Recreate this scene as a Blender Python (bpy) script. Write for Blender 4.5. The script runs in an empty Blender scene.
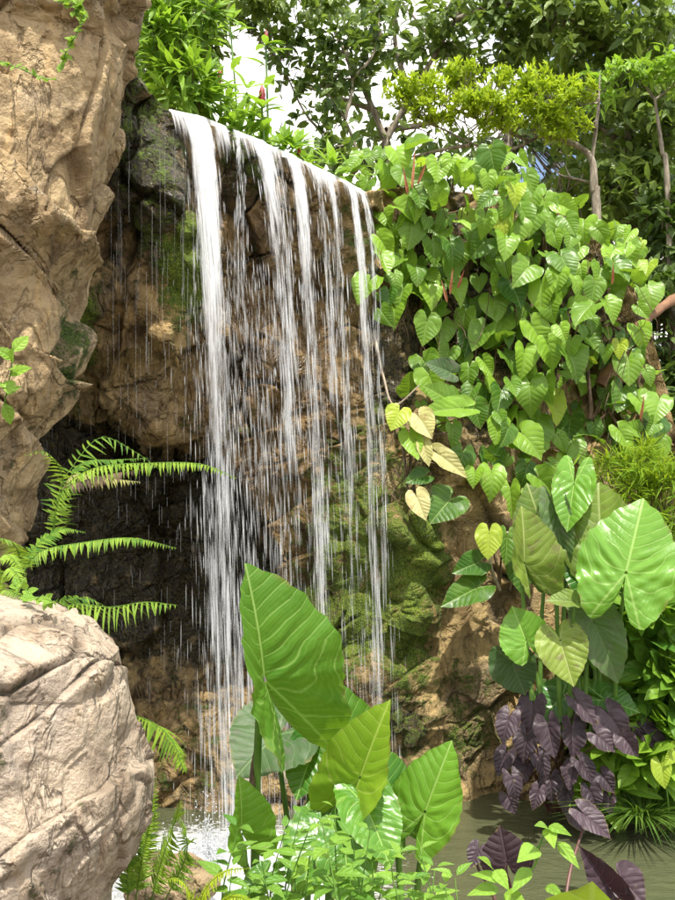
import bpy, math
import numpy as np
from math import radians, pi, sin, cos
rng = np.random.default_rng(11)
sc = bpy.context.scene
COL = sc.collection
CAMZ = 1.9
PITCH = math.atan(70/900)

# ------------------------------------------------------------------ helpers
def P(px, py, d):
    """photo measurement + real distance -> point in the world"""
    px = np.asarray(px, float); py = np.asarray(py, float); d = np.asarray(d, float)
    vx = (px-337.5)/900; vy = (450-py)/900
    dy = cos(PITCH)-vy*sin(PITCH); dz = sin(PITCH)+vy*cos(PITCH)
    t = d/dy
    return np.stack(np.broadcast_arrays(vx*t, dy*t, CAMZ+dz*t), -1)
def nrm(v):
    v = np.asarray(v, float); return v/(np.linalg.norm(v, axis=-1, keepdims=True)+1e-12)
def sstep(a, b, x):
    t = np.clip((x-a)/(b-a), 0, 1); return t*t*(3-2*t)

def _h(ix, iy, iz, s):
    n = (ix*73856093) ^ (iy*19349663) ^ (iz*83492791) ^ (s*2654435761 & 0x7fffffff)
    n = n & 0x7fffffff
    n = (n ^ (n >> 13))*1274126177 & 0x7fffffff
    n = (n ^ (n >> 15))*2246822519 & 0x7fffffff
    n = n ^ (n >> 14)
    return (n & 0xffffff)/float(0xffffff)
def vnoise(p, s=0):
    p = np.asarray(p, float); i = np.floor(p).astype(np.int64); f = p-i; f = f*f*f*(f*(f*6-15)+10)
    r = 0
    for a in (0, 1):
        for b in (0, 1):
            for c in (0, 1):
                w = (f[..., 0] if a else 1-f[..., 0])*(f[..., 1] if b else 1-f[..., 1])*(f[..., 2] if c else 1-f[..., 2])
                r = r+w*_h(i[..., 0]+a, i[..., 1]+b, i[..., 2]+c, s)
    return r*2-1
def fbm(p, o=4, s=0):
    p = np.asarray(p, float); r = 0; a = 1; t = 0
    for k in range(o):
        r = r+a*vnoise(p*2**k+k*17.3, s+k); t += a; a *= .5
    return r/t
def voro(p, s=0):
    p = np.asarray(p, float); i = np.floor(p).astype(np.int64)
    F1 = np.full(p.shape[:-1], 9.); F2 = F1.copy(); C = np.zeros(p.shape); ID = np.zeros(p.shape[:-1])
    for a in (-1, 0, 1):
        for b in (-1, 0, 1):
            for c in (-1, 0, 1):
                j = i+np.array([a, b, c])
                q = np.stack([_h(j[..., 0], j[..., 1], j[..., 2], s+k) for k in (1, 2, 3)], -1)+j
                d = np.linalg.norm(p-q, axis=-1)
                m = d < F1
                F2 = np.where(m, F1, np.minimum(F2, d)); F1 = np.where(m, d, F1)
                C = np.where(m[..., None], q, C); ID = np.where(m, _h(j[..., 0], j[..., 1], j[..., 2], s+4), ID)
    return F1, F2, C, ID
def facets(p, scale, s=0, slope=.5, warp=.12, rot=0.):
    """planar rock facets: (height, crack)"""
    c_, s_ = cos(rot), sin(rot)
    p = np.stack([p[..., 0]*c_-p[..., 2]*s_, p[..., 1], p[..., 0]*s_+p[..., 2]*c_], -1)
    q = p/np.asarray(scale)
    q = q+warp*np.stack([fbm(q*1.1+k*9.1, 4, s+k*5) for k in range(3)], -1)
    F1, F2, C, ID = voro(q, s)
    d = nrm(np.stack([np.sin(ID*913.1), np.cos(ID*577.7), np.sin(ID*331.3+2)], -1))
    e = F2-F1
    h = ((ID-.5)*.45+slope*np.sum((q-C)*d, -1))*sstep(-.03, .07, e)
    return h, np.exp(-(e/.045)**2)

def mesh(name, V, F, mat, parent=None, uv=None, attrs=None, smooth=True, base=None):
    V = np.asarray(V, float)
    if parent is not None:
        q = parent
        while q is not None: V = V-np.array(q.location); q = q.parent
    elif base is not None: V = V-np.array(base)
    F = [np.asarray(f, np.int64) for f in (F if isinstance(F, list) else [F]) if len(f)]
    me = bpy.data.meshes.new(name)
    me.vertices.add(len(V)); me.vertices.foreach_set('co', V.astype(np.float32).ravel())
    idx = np.concatenate([f.ravel() for f in F])
    tot = np.concatenate([np.full(len(f), f.shape[1]) for f in F])
    st = np.concatenate([[0], np.cumsum(tot)[:-1]])
    me.loops.add(len(idx)); me.loops.foreach_set('vertex_index', idx.astype(np.int32))
    me.polygons.add(len(tot)); me.polygons.foreach_set('loop_start', st.astype(np.int32))
    me.polygons.foreach_set('loop_total', tot.astype(np.int32))
    me.polygons.foreach_set('use_smooth', np.full(len(tot), smooth))
    me.update(calc_edges=True)
    if uv is not None:
        l = me.uv_layers.new(name='UVMap'); l.data.foreach_set('uv', np.asarray(uv, np.float32)[idx].ravel())
    for k, a in (attrs or {}).items():
        at = me.attributes.new(k, 'FLOAT', 'POINT'); at.data.foreach_set('value', np.asarray(a, np.float32).ravel())
    me.validate()
    o = bpy.data.objects.new(name, me); COL.objects.link(o)
    me.materials.append(mat)
    if parent is not None: o.parent = parent
    elif base is not None: o.location = base
    return o
class B:
    """collects pieces of one part"""
    def __init__(s): s.v = []; s.f = {}; s.uv = []; s.t = []; s.r = []; s.n = 0
    def add(s, V, F, uv=None, tone=0.5, rim=0.):
        V = np.asarray(V, float).reshape(-1, 3); F = np.asarray(F)
        s.v.append(V); s.f.setdefault(F.shape[1], []).append(F+s.n); s.n += len(V)
        s.uv.append(np.zeros((len(V), 2)) if uv is None else np.asarray(uv).reshape(-1, 2))
        s.r.append(np.broadcast_to(np.asarray(rim, float), (len(V),)))
        s.t.append(np.broadcast_to(np.asarray(tone, float), (len(V),)))
    def build(s, name, mat, parent=None, smooth=True, base=None):
        if not s.n: return None
        return mesh(name, np.concatenate(s.v), [np.concatenate(f) for f in s.f.values()], mat, parent,
                    np.concatenate(s.uv), {'tone': np.concatenate(s.t), 'rim': np.concatenate(s.r)}, smooth, base)
def thing(name, label, cat, loc, group=None):
    o = bpy.data.objects.new(name, None); COL.objects.link(o); o.empty_display_size = .1
    o.location = [float(c) for c in loc]; o['label'] = label; o['category'] = cat
    if group: o['group'] = group
    return o
def tag(o, label, cat, group=None, kind=None):
    o['label'] = label; o['category'] = cat
    if group: o['group'] = group
    if kind: o['kind'] = kind
    return o
def gridf(n, m, closed=False):
    a = np.arange(n-1)[:, None]; b = np.arange(m if closed else m-1)[None]; b2 = (b+1) % m
    return np.stack([a*m+b, a*m+b2, (a+1)*m+b2, (a+1)*m+b], -1).reshape(-1, 4)
def catmull(pts, n=6):
    p = np.asarray(pts, float)
    if len(p) < 3: 
        t = np.linspace(0, 1, n)[:, None]; return p[0]*(1-t)+p[-1]*t
    q = np.vstack([2*p[0]-p[1], p, 2*p[-1]-p[-2]]); out = []
    for i in range(1, len(q)-2):
        for t in np.arange(n)/n:
            out.append(.5*((2*q[i])+(-q[i-1]+q[i+1])*t+(2*q[i-1]-5*q[i]+4*q[i+1]-q[i+2])*t*t+(-q[i-1]+3*q[i]-3*q[i+1]+q[i+2])*t**3))
    out.append(p[-1]); return np.array(out)
def tube(b, pts, r0, r1=None, sides=6, n=6, tone=.5, bumpy=0):
    p = catmull(pts, n); m = len(p); r1 = r0 if r1 is None else r1
    r = np.linspace(r0, r1, m)
    if bumpy: r = r*(1+bumpy*fbm(p*9, 2, 3))
    t = nrm(np.gradient(p, axis=0)); u = np.cross(t, [0.31, 0.2, .93]); u = nrm(u); w = np.cross(t, u)
    a = np.arange(sides)*2*pi/sides
    V = p[:, None]+r[:, None, None]*(np.cos(a)[None, :, None]*u[:, None]+np.sin(a)[None, :, None]*w[:, None])
    uv = np.stack(np.broadcast_arrays(a[None]/6.28, np.linspace(0, 1, m)[:, None]), -1)
    b.add(V, gridf(m, sides, True), uv, tone)

# ---- leaves
OUT = {
 'heart': ([0, 6, 15, 30, 50, 75, 100, 125, 145, 160, 171, 180], [1, .90, .80, .68, .585, .52, .485, .475, .47, .43, .25, .06]),
 'ear':   ([0, 5, 12, 25, 45, 70, 95, 120, 140, 153, 163, 172, 180], [1, .93, .86, .745, .63, .56, .525, .54, .61, .68, .64, .36, .05]),
 'long':  ([0, 5, 12, 25, 45, 70, 95, 120, 140, 153, 163, 172, 180], [1, .975, .93, .85, .74, .66, .62, .66, .78, .90, .84, .42, .05]),
 'taro':  ([0, 6, 15, 30, 50, 75, 100, 125, 145, 158, 168, 180], [1, .88, .78, .66, .57, .51, .49, .50, .55, .55, .34, .08]),
}
_LT = {}
def ltemplate(kind, rings, rays):
    k = (kind, rings, rays)
    if k not in _LT:
        th = np.linspace(-1, 1, 2*rays+1); th = np.sign(th)*np.abs(th)**1.15*180
        r = np.interp(np.abs(th), *OUT[kind])
        f = np.linspace(.03, 1, rings)
        R = f[:, None]*r[None]; x = R*np.sin(np.radians(th)); y = R*np.cos(np.radians(th))
        _LT[k] = (x.ravel(), y.ravel(), np.repeat(f, len(th)), np.tile(th, rings), gridf(rings, len(th)))
    return _LT[k]
def frame(t, n):
    t = nrm(t); n = np.asarray(n, float); n = nrm(n-np.dot(n, t)*t); return np.cross(t, n), t, n
def leaf(b, A, T, n, w=1., kind='heart', fold=.25, bend=.25, wave=.03, corr=0., k=7, rings=6, rays=12, tone=.5, shift=0, curl=0):
    """broad leaf: A petiole joint, T tip, n upper-side normal"""
    A = np.asarray(A, float); T = np.asarray(T, float); L = np.linalg.norm(T-A)
    x, y, f, th, F = ltemplate(kind, rings, rays)
    uv = np.stack([x, y], -1)
    ph = rng.uniform(0, 6.28, 3)
    s = np.abs(x)*w
    q = y-.5*np.abs(x)-.6*x*x+.05*np.sin(y*5+ph[2])
    z = fold*s-bend*np.clip(y, 0, 2)**2-bend*.8*np.clip(-y, 0, 2)**2*2-curl*s**2
    z = z+wave*f**3*np.sin(np.radians(th)*5+ph[0])+wave*.6*f**2*np.sin(np.radians(th)*11+ph[1])
    z = z+corr*np.cos(2*pi*k*q)*np.clip(np.abs(x)*7, 0, 1)*(1-.4*f)
    edge = f**6*.012*np.sin(np.radians(th)*23+ph[2])
    X = x*w*(1+edge*2)+shift*np.clip(-y, 0, 2); Y = y*(1+edge)
    X = X*(1-.18*fold*fold)
    ex, ey, ez = frame(T-A, n)
    V = A+L*(X[:, None]*ex+Y[:, None]*ey+(z+bend*.35*np.clip(Y, 0, 1))[:, None]*ez)
    b.add(V, F, uv, tone, f)
def lance(b, A, dirs, n, L, w, bend=.3, fold=.2, tone=.5, rows=4, shape=None, wig=0):
    """many narrow leaves at once; A, dirs, n arrays; L, w arrays"""
    A = np.atleast_2d(A); N = len(A); t = nrm(np.atleast_2d(dirs)); n = np.broadcast_to(np.atleast_2d(n), t.shape)
    n = nrm(n-np.sum(n*t, -1, keepdims=True)*t+1e-6); e = np.cross(t, n)
    L = np.broadcast_to(L, (N,)); w = np.broadcast_to(w, (N,)); tone = np.broadcast_to(tone, (N,))
    v = np.linspace(0, 1, rows)
    pr = np.sin(np.clip(v, 0, 1)**.8*pi)**.8 if shape is None else np.interp(v, *shape)
    pr = np.maximum(pr, .04)
    u = np.array([-1, 0, 1.])
    X = (pr[:, None]*u[None])[None]*(w*.5)[:, None, None]
    Y = np.broadcast_to(v[:, None], (rows, 3))[None]*L[:, None, None]
    bend = np.broadcast_to(bend, (N,))
    Z = (fold*np.abs(X))-bend[:, None, None]*(v**2)[None, :, None]*L[:, None, None]
    V = A[:, None, None]+X[..., None]*e[:, None, None]+Y[..., None]*t[:, None, None]+Z[..., None]*n[:, None, None]
    F = gridf(rows, 3); Fa = (F[None]+(np.arange(N)*rows*3)[:, None, None]).reshape(-1, 4)
    uv = np.stack(np.broadcast_arrays(u[None, None]*.3, v[None, :, None], np.zeros((N, 1, 1)))[:2], -1)
    uv = np.broadcast_to(uv, (N, rows, 3, 2)).reshape(-1, 2)
    b.add(V.reshape(-1, 3), Fa, uv, np.repeat(tone, rows*3))
def rdir(N, bias=(0, 0, 0), s=1.):
    return nrm(rng.normal(size=(N, 3))*s+np.asarray(bias))

# ------------------------------------------------------------------ materials
class NT:
    def __init__(s, name):
        s.m = bpy.data.materials.new(name); s.m.use_nodes = True; s.t = s.m.node_tree; s.t.nodes.clear()
        s.out = s.t.nodes.new('ShaderNodeOutputMaterial')
    def n(s, ty, **kw):
        nd = s.t.nodes.new(ty)
        for k, v in kw.items():
            if k.startswith('i_'):
                s.set(nd.inputs[k[2:].replace('_', ' ')], v)
            else: setattr(nd, k, v)
        return nd
    def set(s, sock, v):
        if isinstance(v, bpy.types.NodeSocket): s.t.links.new(v, sock)
        elif v is not None:
            if isinstance(v, (tuple, list)) and len(v) == 3 and sock.type == 'RGBA': v = (*v, 1)
            sock.default_value = v
    def math(s, op, a, b=None, c=None, clamp=False):
        nd = s.t.nodes.new('ShaderNodeMath'); nd.operation = op; nd.use_clamp = clamp
        for i, v in enumerate((a, b, c)):
            if v is not None: s.set(nd.inputs[i], v)
        return nd.outputs[0]
    def mix(s, f, a, b, blend='MIX'):
        nd = s.t.nodes.new('ShaderNodeMix'); nd.data_type = 'RGBA'; nd.blend_type = blend
        s.set(nd.inputs['Factor'], f); s.set(nd.inputs['A'], a); s.set(nd.inputs['B'], b); return nd.outputs['Result']
    def ss(s, x, a, b):
        nd = s.t.nodes.new('ShaderNodeMapRange'); nd.interpolation_type = 'SMOOTHSTEP'
        s.set(nd.inputs[0], x); s.set(nd.inputs[1], a); s.set(nd.inputs[2], b); return nd.outputs[0]
    def attr(s, name):
        return s.n('ShaderNodeAttribute', attribute_name=name).outputs['Fac']
    def noise(s, vec, scale, detail=5, rough=.55, dist=0, out='Fac'):
        nd = s.n('ShaderNodeTexNoise', i_Scale=scale, i_Detail=float(detail), i_Roughness=rough, i_Distortion=dist)
        if vec is not None: s.set(nd.inputs['Vector'], vec)
        return nd.outputs[out]
    def pos(s): return s.n('ShaderNodeNewGeometry').outputs['Position']
    def scl(s, v, x):
        nd = s.n('ShaderNodeVectorMath', operation='MULTIPLY'); s.set(nd.inputs[0], v); s.set(nd.inputs[1], x); return nd.outputs[0]
    def bump(s, h, strength=.5, dist=.02, normal=None):
        nd = s.n('ShaderNodeBump', i_Strength=strength, i_Distance=dist); s.set(nd.inputs['Height'], h)
        if normal is not None: s.set(nd.inputs['Normal'], normal)
        return nd.outputs[0]
    def ramp(s, f, stops):
        nd = s.n('ShaderNodeValToRGB'); s.set(nd.inputs[0], f); e = nd.color_ramp.elements
        while len(e) < len(stops): e.new(.5)
        for el, (p, c) in zip(e, stops): el.position = p; el.color = (*c, 1)
        return nd.outputs[0]
    def done(s, sh): s.t.links.new(sh, s.out.inputs['Surface']); return s.m

def rock_mat(name, c1, c2, c3, moss=(.085, .14, .012), bumpk=1., fine=1., stain=(.5, .42, .33), lichen=(.42, .38, .30)):
    t = NT(name); p = t.pos()
    n1 = t.noise(p, 1.6, 6, .6, .6); n2 = t.noise(p, 9, 8, .65, .3); n3 = t.noise(p, 45, 5, .6)
    n4 = t.noise(t.scl(p, (6., 6., 1.3)), 1.5, 5, .6, .8)
    col = t.ramp(n1, [(.33, c1), (.5, c2), (.66, c3)])
    col = t.mix(t.ss(n2, .52, .72), col, t.mix(1., col, (.52, .44, .38), 'MULTIPLY'))
    col = t.mix(t.ss(n4, .52, .75), col, t.mix(1., col, (1.35, 1.25, 1.1), 'MULTIPLY'))
    col = t.mix(t.math('MULTIPLY', t.ss(n3, .5, .75), .45), col, t.mix(1., col, (.62, .58, .52), 'MULTIPLY'))
    st_ = t.noise(t.scl(p, (3.2, 3.2, .55)), 1.6, 6, .65, .5)
    col = t.mix(t.math('MULTIPLY', t.ss(st_, .52, .68), .6), col, t.mix(1., col, stain, 'MULTIPLY'))
    li = t.noise(p, 5.5, 7, .75, .2)
    col = t.mix(t.math('MULTIPLY', t.ss(li, .6, .68), .45), col, lichen)
    crack = t.attr('crack')
    col = t.mix(t.math('MULTIPLY', crack, .75), col, (.035, .025, .016))
    wet = t.attr('wet'); dark = t.attr('dark'); mo = t.attr('moss')
    wn = t.ss(t.math('ADD', wet, t.math('MULTIPLY', t.math('SUBTRACT', n2, .5), 1.0)), .3, .75)
    col = t.mix(wn, col, t.mix(1., col, (.42, .36, .29), 'MULTIPLY'))
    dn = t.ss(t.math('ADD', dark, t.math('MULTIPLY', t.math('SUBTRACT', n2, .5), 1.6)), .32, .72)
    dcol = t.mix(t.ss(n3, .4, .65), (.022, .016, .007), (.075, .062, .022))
    col = t.mix(dn, col, dcol)  # dark covers algae, black wet rock and painted shade
    ms = t.ss(t.math('ADD', mo, t.math('ADD', t.math('ADD', t.math('MULTIPLY', t.math('SUBTRACT', n2, .5), 2.6), t.math('MULTIPLY', t.math('SUBTRACT', n1, .5), 1.2)), t.math('MULTIPLY', t.math('SUBTRACT', n3, .5), 1.6))), .36, .95)
    n5 = t.noise(p, 110, 3, .6)
    mcol = t.mix(t.ss(n5, .35, .7), t.mix(1., moss, (.28, .32, .4), 'MULTIPLY'), t.mix(t.ss(n2, .35, .6), t.mix(1., moss, (1.7, 1.55, 1.), 'MULTIPLY'), moss))
    col = t.mix(ms, col, mcol)
    h = t.math('ADD', t.math('MULTIPLY', n2, 1.0), t.math('MULTIPLY', n3, .35*fine))
    rg = t.math('ABSOLUTE', t.math('SUBTRACT', t.noise(t.scl(p, (1., 1., .6)), 4., 5, .55, .8), .5))
    h = t.math('ADD', h, t.math('MULTIPLY', t.ss(rg, 0., .05), .55))
    col = t.mix(t.math('MULTIPLY', t.math('SUBTRACT', 1., t.ss(rg, 0., .012)), .35*fine), col, (.06, .045, .03))
    h = t.math('ADD', h, t.math('MULTIPLY', t.math('MULTIPLY', ms, n5), .55))
    h = t.math('ADD', h, t.math('MULTIPLY', t.noise(t.scl(p, (1., 1., .45)), 16, 6, .7, .6), .6))
    bm = t.bump(h, .9*bumpk, .04)
    wet_dark = t.math('MAXIMUM', wn, dn)
    rough = t.math('SUBTRACT', .85, t.math('MULTIPLY', t.math('MULTIPLY', wet_dark, t.math('SUBTRACT', 1., ms)), .62))
    bs = t.n('ShaderNodeBsdfPrincipled', i_Base_Color=col, i_Roughness=rough, i_Normal=bm)
    t.set(bs.inputs['Specular IOR Level'], .45)
    return t.done(bs.outputs[0])

def leaf_mat(name, dark, light, vein=(.25, .34, .09), trans=(.28, .5, .03), tr=.35, rough=.38, k=8., vs=.6, bump=.5, spots=None, coat=.0):
    t = NT(name); uv = t.n('ShaderNodeUVMap', uv_map='UVMap').outputs[0]
    sp = t.n('ShaderNodeSeparateXYZ'); t.set(sp.inputs[0], uv); u, v = sp.outputs[0], sp.outputs[1]
    s = t.math('ABSOLUTE', u)
    sl = t.n('ShaderNodeMapRange'); t.set(sl.inputs[0], v); 
    for i, x in zip((1, 2, 3, 4), (-.45, .3, -.7, .5)): sl.inputs[i].default_value = x
    p = t.pos(); nw = t.noise(p, 3.5, 2, .5)
    q = t.math('SUBTRACT', v, t.math('MULTIPLY', s, sl.outputs[0]))
    q = t.math('SUBTRACT', q, t.math('MULTIPLY', t.math('MULTIPLY', s, s), .75))
    q = t.math('ADD', q, t.math('MULTIPLY', nw, .30))
    fr = t.math('PINGPONG', t.math('MULTIPLY', q, k), .5)
    lat = t.math('SUBTRACT', 1., t.ss(fr, .0, .085))
    lat = t.math('MULTIPLY', lat, .75)
    fr2 = t.math('PINGPONG', t.math('MULTIPLY', q, k*4), .5)
    lat2 = t.math('MULTIPLY', t.math('SUBTRACT', 1., t.ss(fr2, 0., .3)), .16)
    mid = t.math('MULTIPLY', t.math('SUBTRACT', 1., t.ss(s, .006, .022)), t.ss(v, -.02, .0))
    lr = t.math('ABSOLUTE', t.math('ADD', t.math('MULTIPLY', s, .92), t.math('MULTIPLY', v, .40)))
    lob = t.math('MULTIPLY', t.math('SUBTRACT', 1., t.ss(lr, .004, .02)), t.math('SUBTRACT', 1., t.ss(v, -.02, .0)))
    vn = t.math('MAXIMUM', t.math('MAXIMUM', mid, lob), t.math('MAXIMUM', lat, lat2))
    nz = t.noise(p, 6, 4, .6); nf = t.noise(p, 60, 3, .6)
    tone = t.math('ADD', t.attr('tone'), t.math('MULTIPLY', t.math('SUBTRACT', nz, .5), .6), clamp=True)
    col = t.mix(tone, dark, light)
    col = t.mix(t.math('MULTIPLY', t.ss(nf, .55, .8), .25), col, t.mix(1., col, (.6, .6, .5), 'MULTIPLY'))
    bl = t.noise(p, 21, 5, .75)
    col = t.mix(t.math('MULTIPLY', t.ss(bl, .61, .68), .6), col, (.12, .10, .03))
    rm = t.ss(t.math('ADD', t.attr('rim'), t.math('MULTIPLY', t.math('SUBTRACT', t.noise(p, 9, 4, .6), .5), .45)), .97, 1.06)
    col = t.mix(t.math('MULTIPLY', rm, .65), col, (.20, .15, .05))
    if spots: col = t.mix(t.math('MULTIPLY', t.ss(t.noise(p, 14, 5, .7), .52, .66), .7), col, spots)
    col = t.mix(t.math('MULTIPLY', vn, vs), col, vein)
    tcol = t.mix(tone, t.mix(1., trans, (.55, .6, .5), 'MULTIPLY'), trans)
    h = t.math('ADD', t.math('MULTIPLY', t.math('MULTIPLY', t.math('SQRT', fr), .8), t.ss(s, .0, .12)), t.math('MULTIPLY', nz, .9))
    h = t.math('ADD', h, t.math('MULTIPLY', t.ss(s, 0., .03), .5))
    bm = t.bump(h, bump, .012)
    bs = t.n('ShaderNodeBsdfPrincipled', i_Base_Color=col, i_Roughness=rough, i_Normal=bm)
    bs.inputs['Specular IOR Level'].default_value = .34
    if coat: bs.inputs['Coat Weight'].default_value = coat; bs.inputs['Coat Roughness'].default_value = .18
    tl = t.n('ShaderNodeBsdfTranslucent', i_Color=tcol, i_Normal=bm)
    mx = t.n('ShaderNodeMixShader'); mx.inputs[0].default_value = tr
    t.set(mx.inputs[1], bs.outputs[0]); t.set(mx.inputs[2], tl.outputs[0])
    return t.done(mx.outputs[0])
def plain_mat(name, c1, c2, rough=.7, scale=12, bump=.5, stretch=(1., 1., 1.), dist=.01):
    t = NT(name); p = t.scl(t.pos(), stretch); n = t.noise(p, scale, 6, .6, .4)
    tone = t.math('ADD', t.ss(n, .3, .7), t.math('MULTIPLY', t.math('SUBTRACT', t.attr('tone'), .5), .6), clamp=True)
    col = t.mix(tone, c1, c2)
    bs = t.n('ShaderNodeBsdfPrincipled', i_Base_Color=col, i_Roughness=rough, i_Normal=t.bump(n, bump, dist))
    return t.done(bs.outputs[0])
# ------------------------------------------------------------------ world, camera, render
w = bpy.data.worlds.new('World'); sc.world = w; w.use_nodes = True; wt = w.node_tree; wt.nodes.clear()
SUN_EL, SUN_AZ = radians(66), radians(12)      # azimuth measured from straight behind the camera, towards the left
sdir = np.array([sin(SUN_AZ)*cos(SUN_EL), -cos(SUN_AZ)*cos(SUN_EL), sin(SUN_EL)])
sky = wt.nodes.new('ShaderNodeTexSky'); sky.sky_type = 'NISHITA'; sky.sun_disc = False
sky.sun_elevation = SUN_EL; sky.sun_rotation = math.atan2(sdir[0], sdir[1]); sky.dust_density = 2.5; sky.air_density = 1.2
tc = wt.nodes.new('ShaderNodeTexCoord'); nz = wt.nodes.new('ShaderNodeTexNoise'); nz.inputs['Scale'].default_value = 3.2; nz.inputs['Detail'].default_value = 7
wt.links.new(tc.outputs['Generated'], nz.inputs['Vector'])
mr = wt.nodes.new('ShaderNodeMapRange'); mr.inputs[1].default_value = .40; mr.inputs[2].default_value = .56; wt.links.new(nz.outputs['Fac'], mr.inputs[0])
mx = wt.nodes.new('ShaderNodeMix'); mx.data_type = 'RGBA'; wt.links.new(mr.outputs[0], mx.inputs['Factor'])
wt.links.new(sky.outputs[0], mx.inputs['A']); mx.inputs['B'].default_value = (11.5, 11.2, 10.6, 1)
bg = wt.nodes.new('ShaderNodeBackground'); bg.inputs['Strength'].default_value = .125; wt.links.new(mx.outputs['Result'], bg.inputs['Color'])
wo = wt.nodes.new('ShaderNodeOutputWorld'); wt.links.new(bg.outputs[0], wo.inputs[0])
sl = bpy.data.lights.new('sun', 'SUN'); sl.energy = 4.2; sl.angle = radians(1.0); sl.color = (1, .95, .86)
so = bpy.data.objects.new('sun', sl); COL.objects.link(so)
from mathutils import Vector
so.rotation_euler = Vector(sdir).to_track_quat('Z', 'Y').to_euler(); so.location = (-3, -6, 12)
cd = bpy.data.cameras.new('camera'); cam = bpy.data.objects.new('camera', cd); COL.objects.link(cam); sc.camera = cam
cam.location = (0, 0, CAMZ); cam.rotation_euler = (pi/2+PITCH, 0, 0)
cd.sensor_fit = 'VERTICAL'; cd.angle = 2*math.atan(.5); cd.clip_end = 600; cd.clip_start = .05
sc.render.engine = 'CYCLES'; sc.cycles.transparent_max_bounces = 24; sc.cycles.max_bounces = 8
sc.view_settings.view_transform = 'Standard'; sc.view_settings.look = 'None'; sc.view_settings.gamma = 1
sc.view_settings.exposure = 0.8

# ------------------------------------------------------------------ materials
M_cliff = rock_mat('wet_sandstone', (.15, .10, .042), (.38, .27, .115), (.29, .21, .115), moss=(.155, .225, .018))
M_tan = rock_mat('tan_rock', (.23, .155, .08), (.46, .34, .185), (.38, .29, .19))
M_boulder = rock_mat('pale_rock', (.26, .20, .14), (.47, .38, .28), (.40, .33, .26))
M_vine = leaf_mat('vine_leaf', (.025, .10, .010), (.25, .44, .035), k=6, tr=.36, rough=.36, bump=.45, vein=(.34, .47, .14), trans=(.36, .58, .04))
M_ear = leaf_mat('elephant_ear_leaf', (.025, .12, .014), (.15, .34, .03), k=7, rough=.32, tr=.32, bump=.5, vein=(.34, .52, .14), coat=.22, vs=.8, trans=(.34, .58, .03))
M_old = leaf_mat('weathered_leaf', (.08, .15, .025), (.27, .36, .05), k=7, rough=.42, tr=.3, bump=.5, vein=(.45, .5, .2), spots=(.14, .10, .05))
M_grey = leaf_mat('dull_leaf_underside', (.035, .08, .025), (.09, .15, .05), k=7, rough=.5, tr=.2, bump=.4, vein=(.2, .27, .12), spots=(.10, .09, .07), vs=.4)
M_lime = leaf_mat('young_leaf', (.18, .34, .02), (.46, .56, .05), k=6, rough=.4, tr=.42, trans=(.5, .7, .05), vein=(.5, .6, .15), bump=.4)
M_pale = leaf_mat('yellowed_leaf', (.35, .36, .10), (.60, .54, .24), k=6, rough=.5, tr=.3, trans=(.6, .6, .2), vein=(.5, .5, .25), spots=(.3, .2, .08))
M_purple = leaf_mat('purple_leaf', (.026, .017, .023), (.075, .050, .062), k=5, rough=.48, tr=.12, trans=(.16, .05, .07), vein=(.17, .12, .14), bump=.6, vs=.5)
M_weed = leaf_mat('weed_leaf', (.08, .22, .03), (.28, .46, .06), k=5, rough=.42, tr=.38, vs=.35, vein=(.3, .46, .12), trans=(.4, .62, .05))
M_fern = leaf_mat('fern_leaflet', (.07, .20, .025), (.30, .46, .05), k=3, rough=.5, tr=.42, vs=.2, trans=(.45, .65, .05))
M_shrub = leaf_mat('shrub_leaf', (.055, .16, .02), (.25, .42, .04), k=4, rough=.38, tr=.38, vs=.3, trans=(.36, .58, .04))
M_canopy = leaf_mat('tree_leaf', (.04, .09, .02), (.22, .30, .065), k=4, rough=.38, tr=.36, vs=.2, trans=(.32, .46, .06))
M_darkbush = leaf_mat('dark_leaf', (.025, .06, .012), (.13, .20, .04), k=4, rough=.45, tr=.26, vs=.15, trans=(.14, .24, .03))
M_bright = leaf_mat('bright_small_leaf', (.17, .32, .015), (.46, .58, .03), k=3, rough=.45, tr=.45, vs=.1, trans=(.6, .75, .04))
M_grass = leaf_mat('grass_blade', (.06, .15, .02), (.22, .34, .06), k=2, rough=.5, tr=.3, vs=.1)
M_stalk = plain_mat('green_stalk', (.06, .15, .02), (.13, .24, .04), .4, 8, .1)
M_stem = plain_mat('brown_stem', (.05, .032, .018), (.16, .10, .055), .8, 14, .6)
M_bark = plain_mat('bark', (.10, .08, .055), (.36, .31, .235), .85, 22, .9, (1, 1, .3), .02)
M_orange = plain_mat('orange_bark', (.13, .06, .03), (.27, .14, .07), .8, 9, .7)
M_root = plain_mat('pale_root', (.28, .22, .15), (.50, .42, .32), .7, 10, .4)
M_red = plain_mat('red_bract', (.13, .006, .006), (.30, .018, .012), .45, 25, .8)
M_sheath = plain_mat('red_sheath', (.35, .09, .04), (.55, .25, .12), .6, 20, .5)
M_purstalk = plain_mat('purple_stalk', (.07, .03, .03), (.16, .07, .05), .45, 10, .1)

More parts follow.
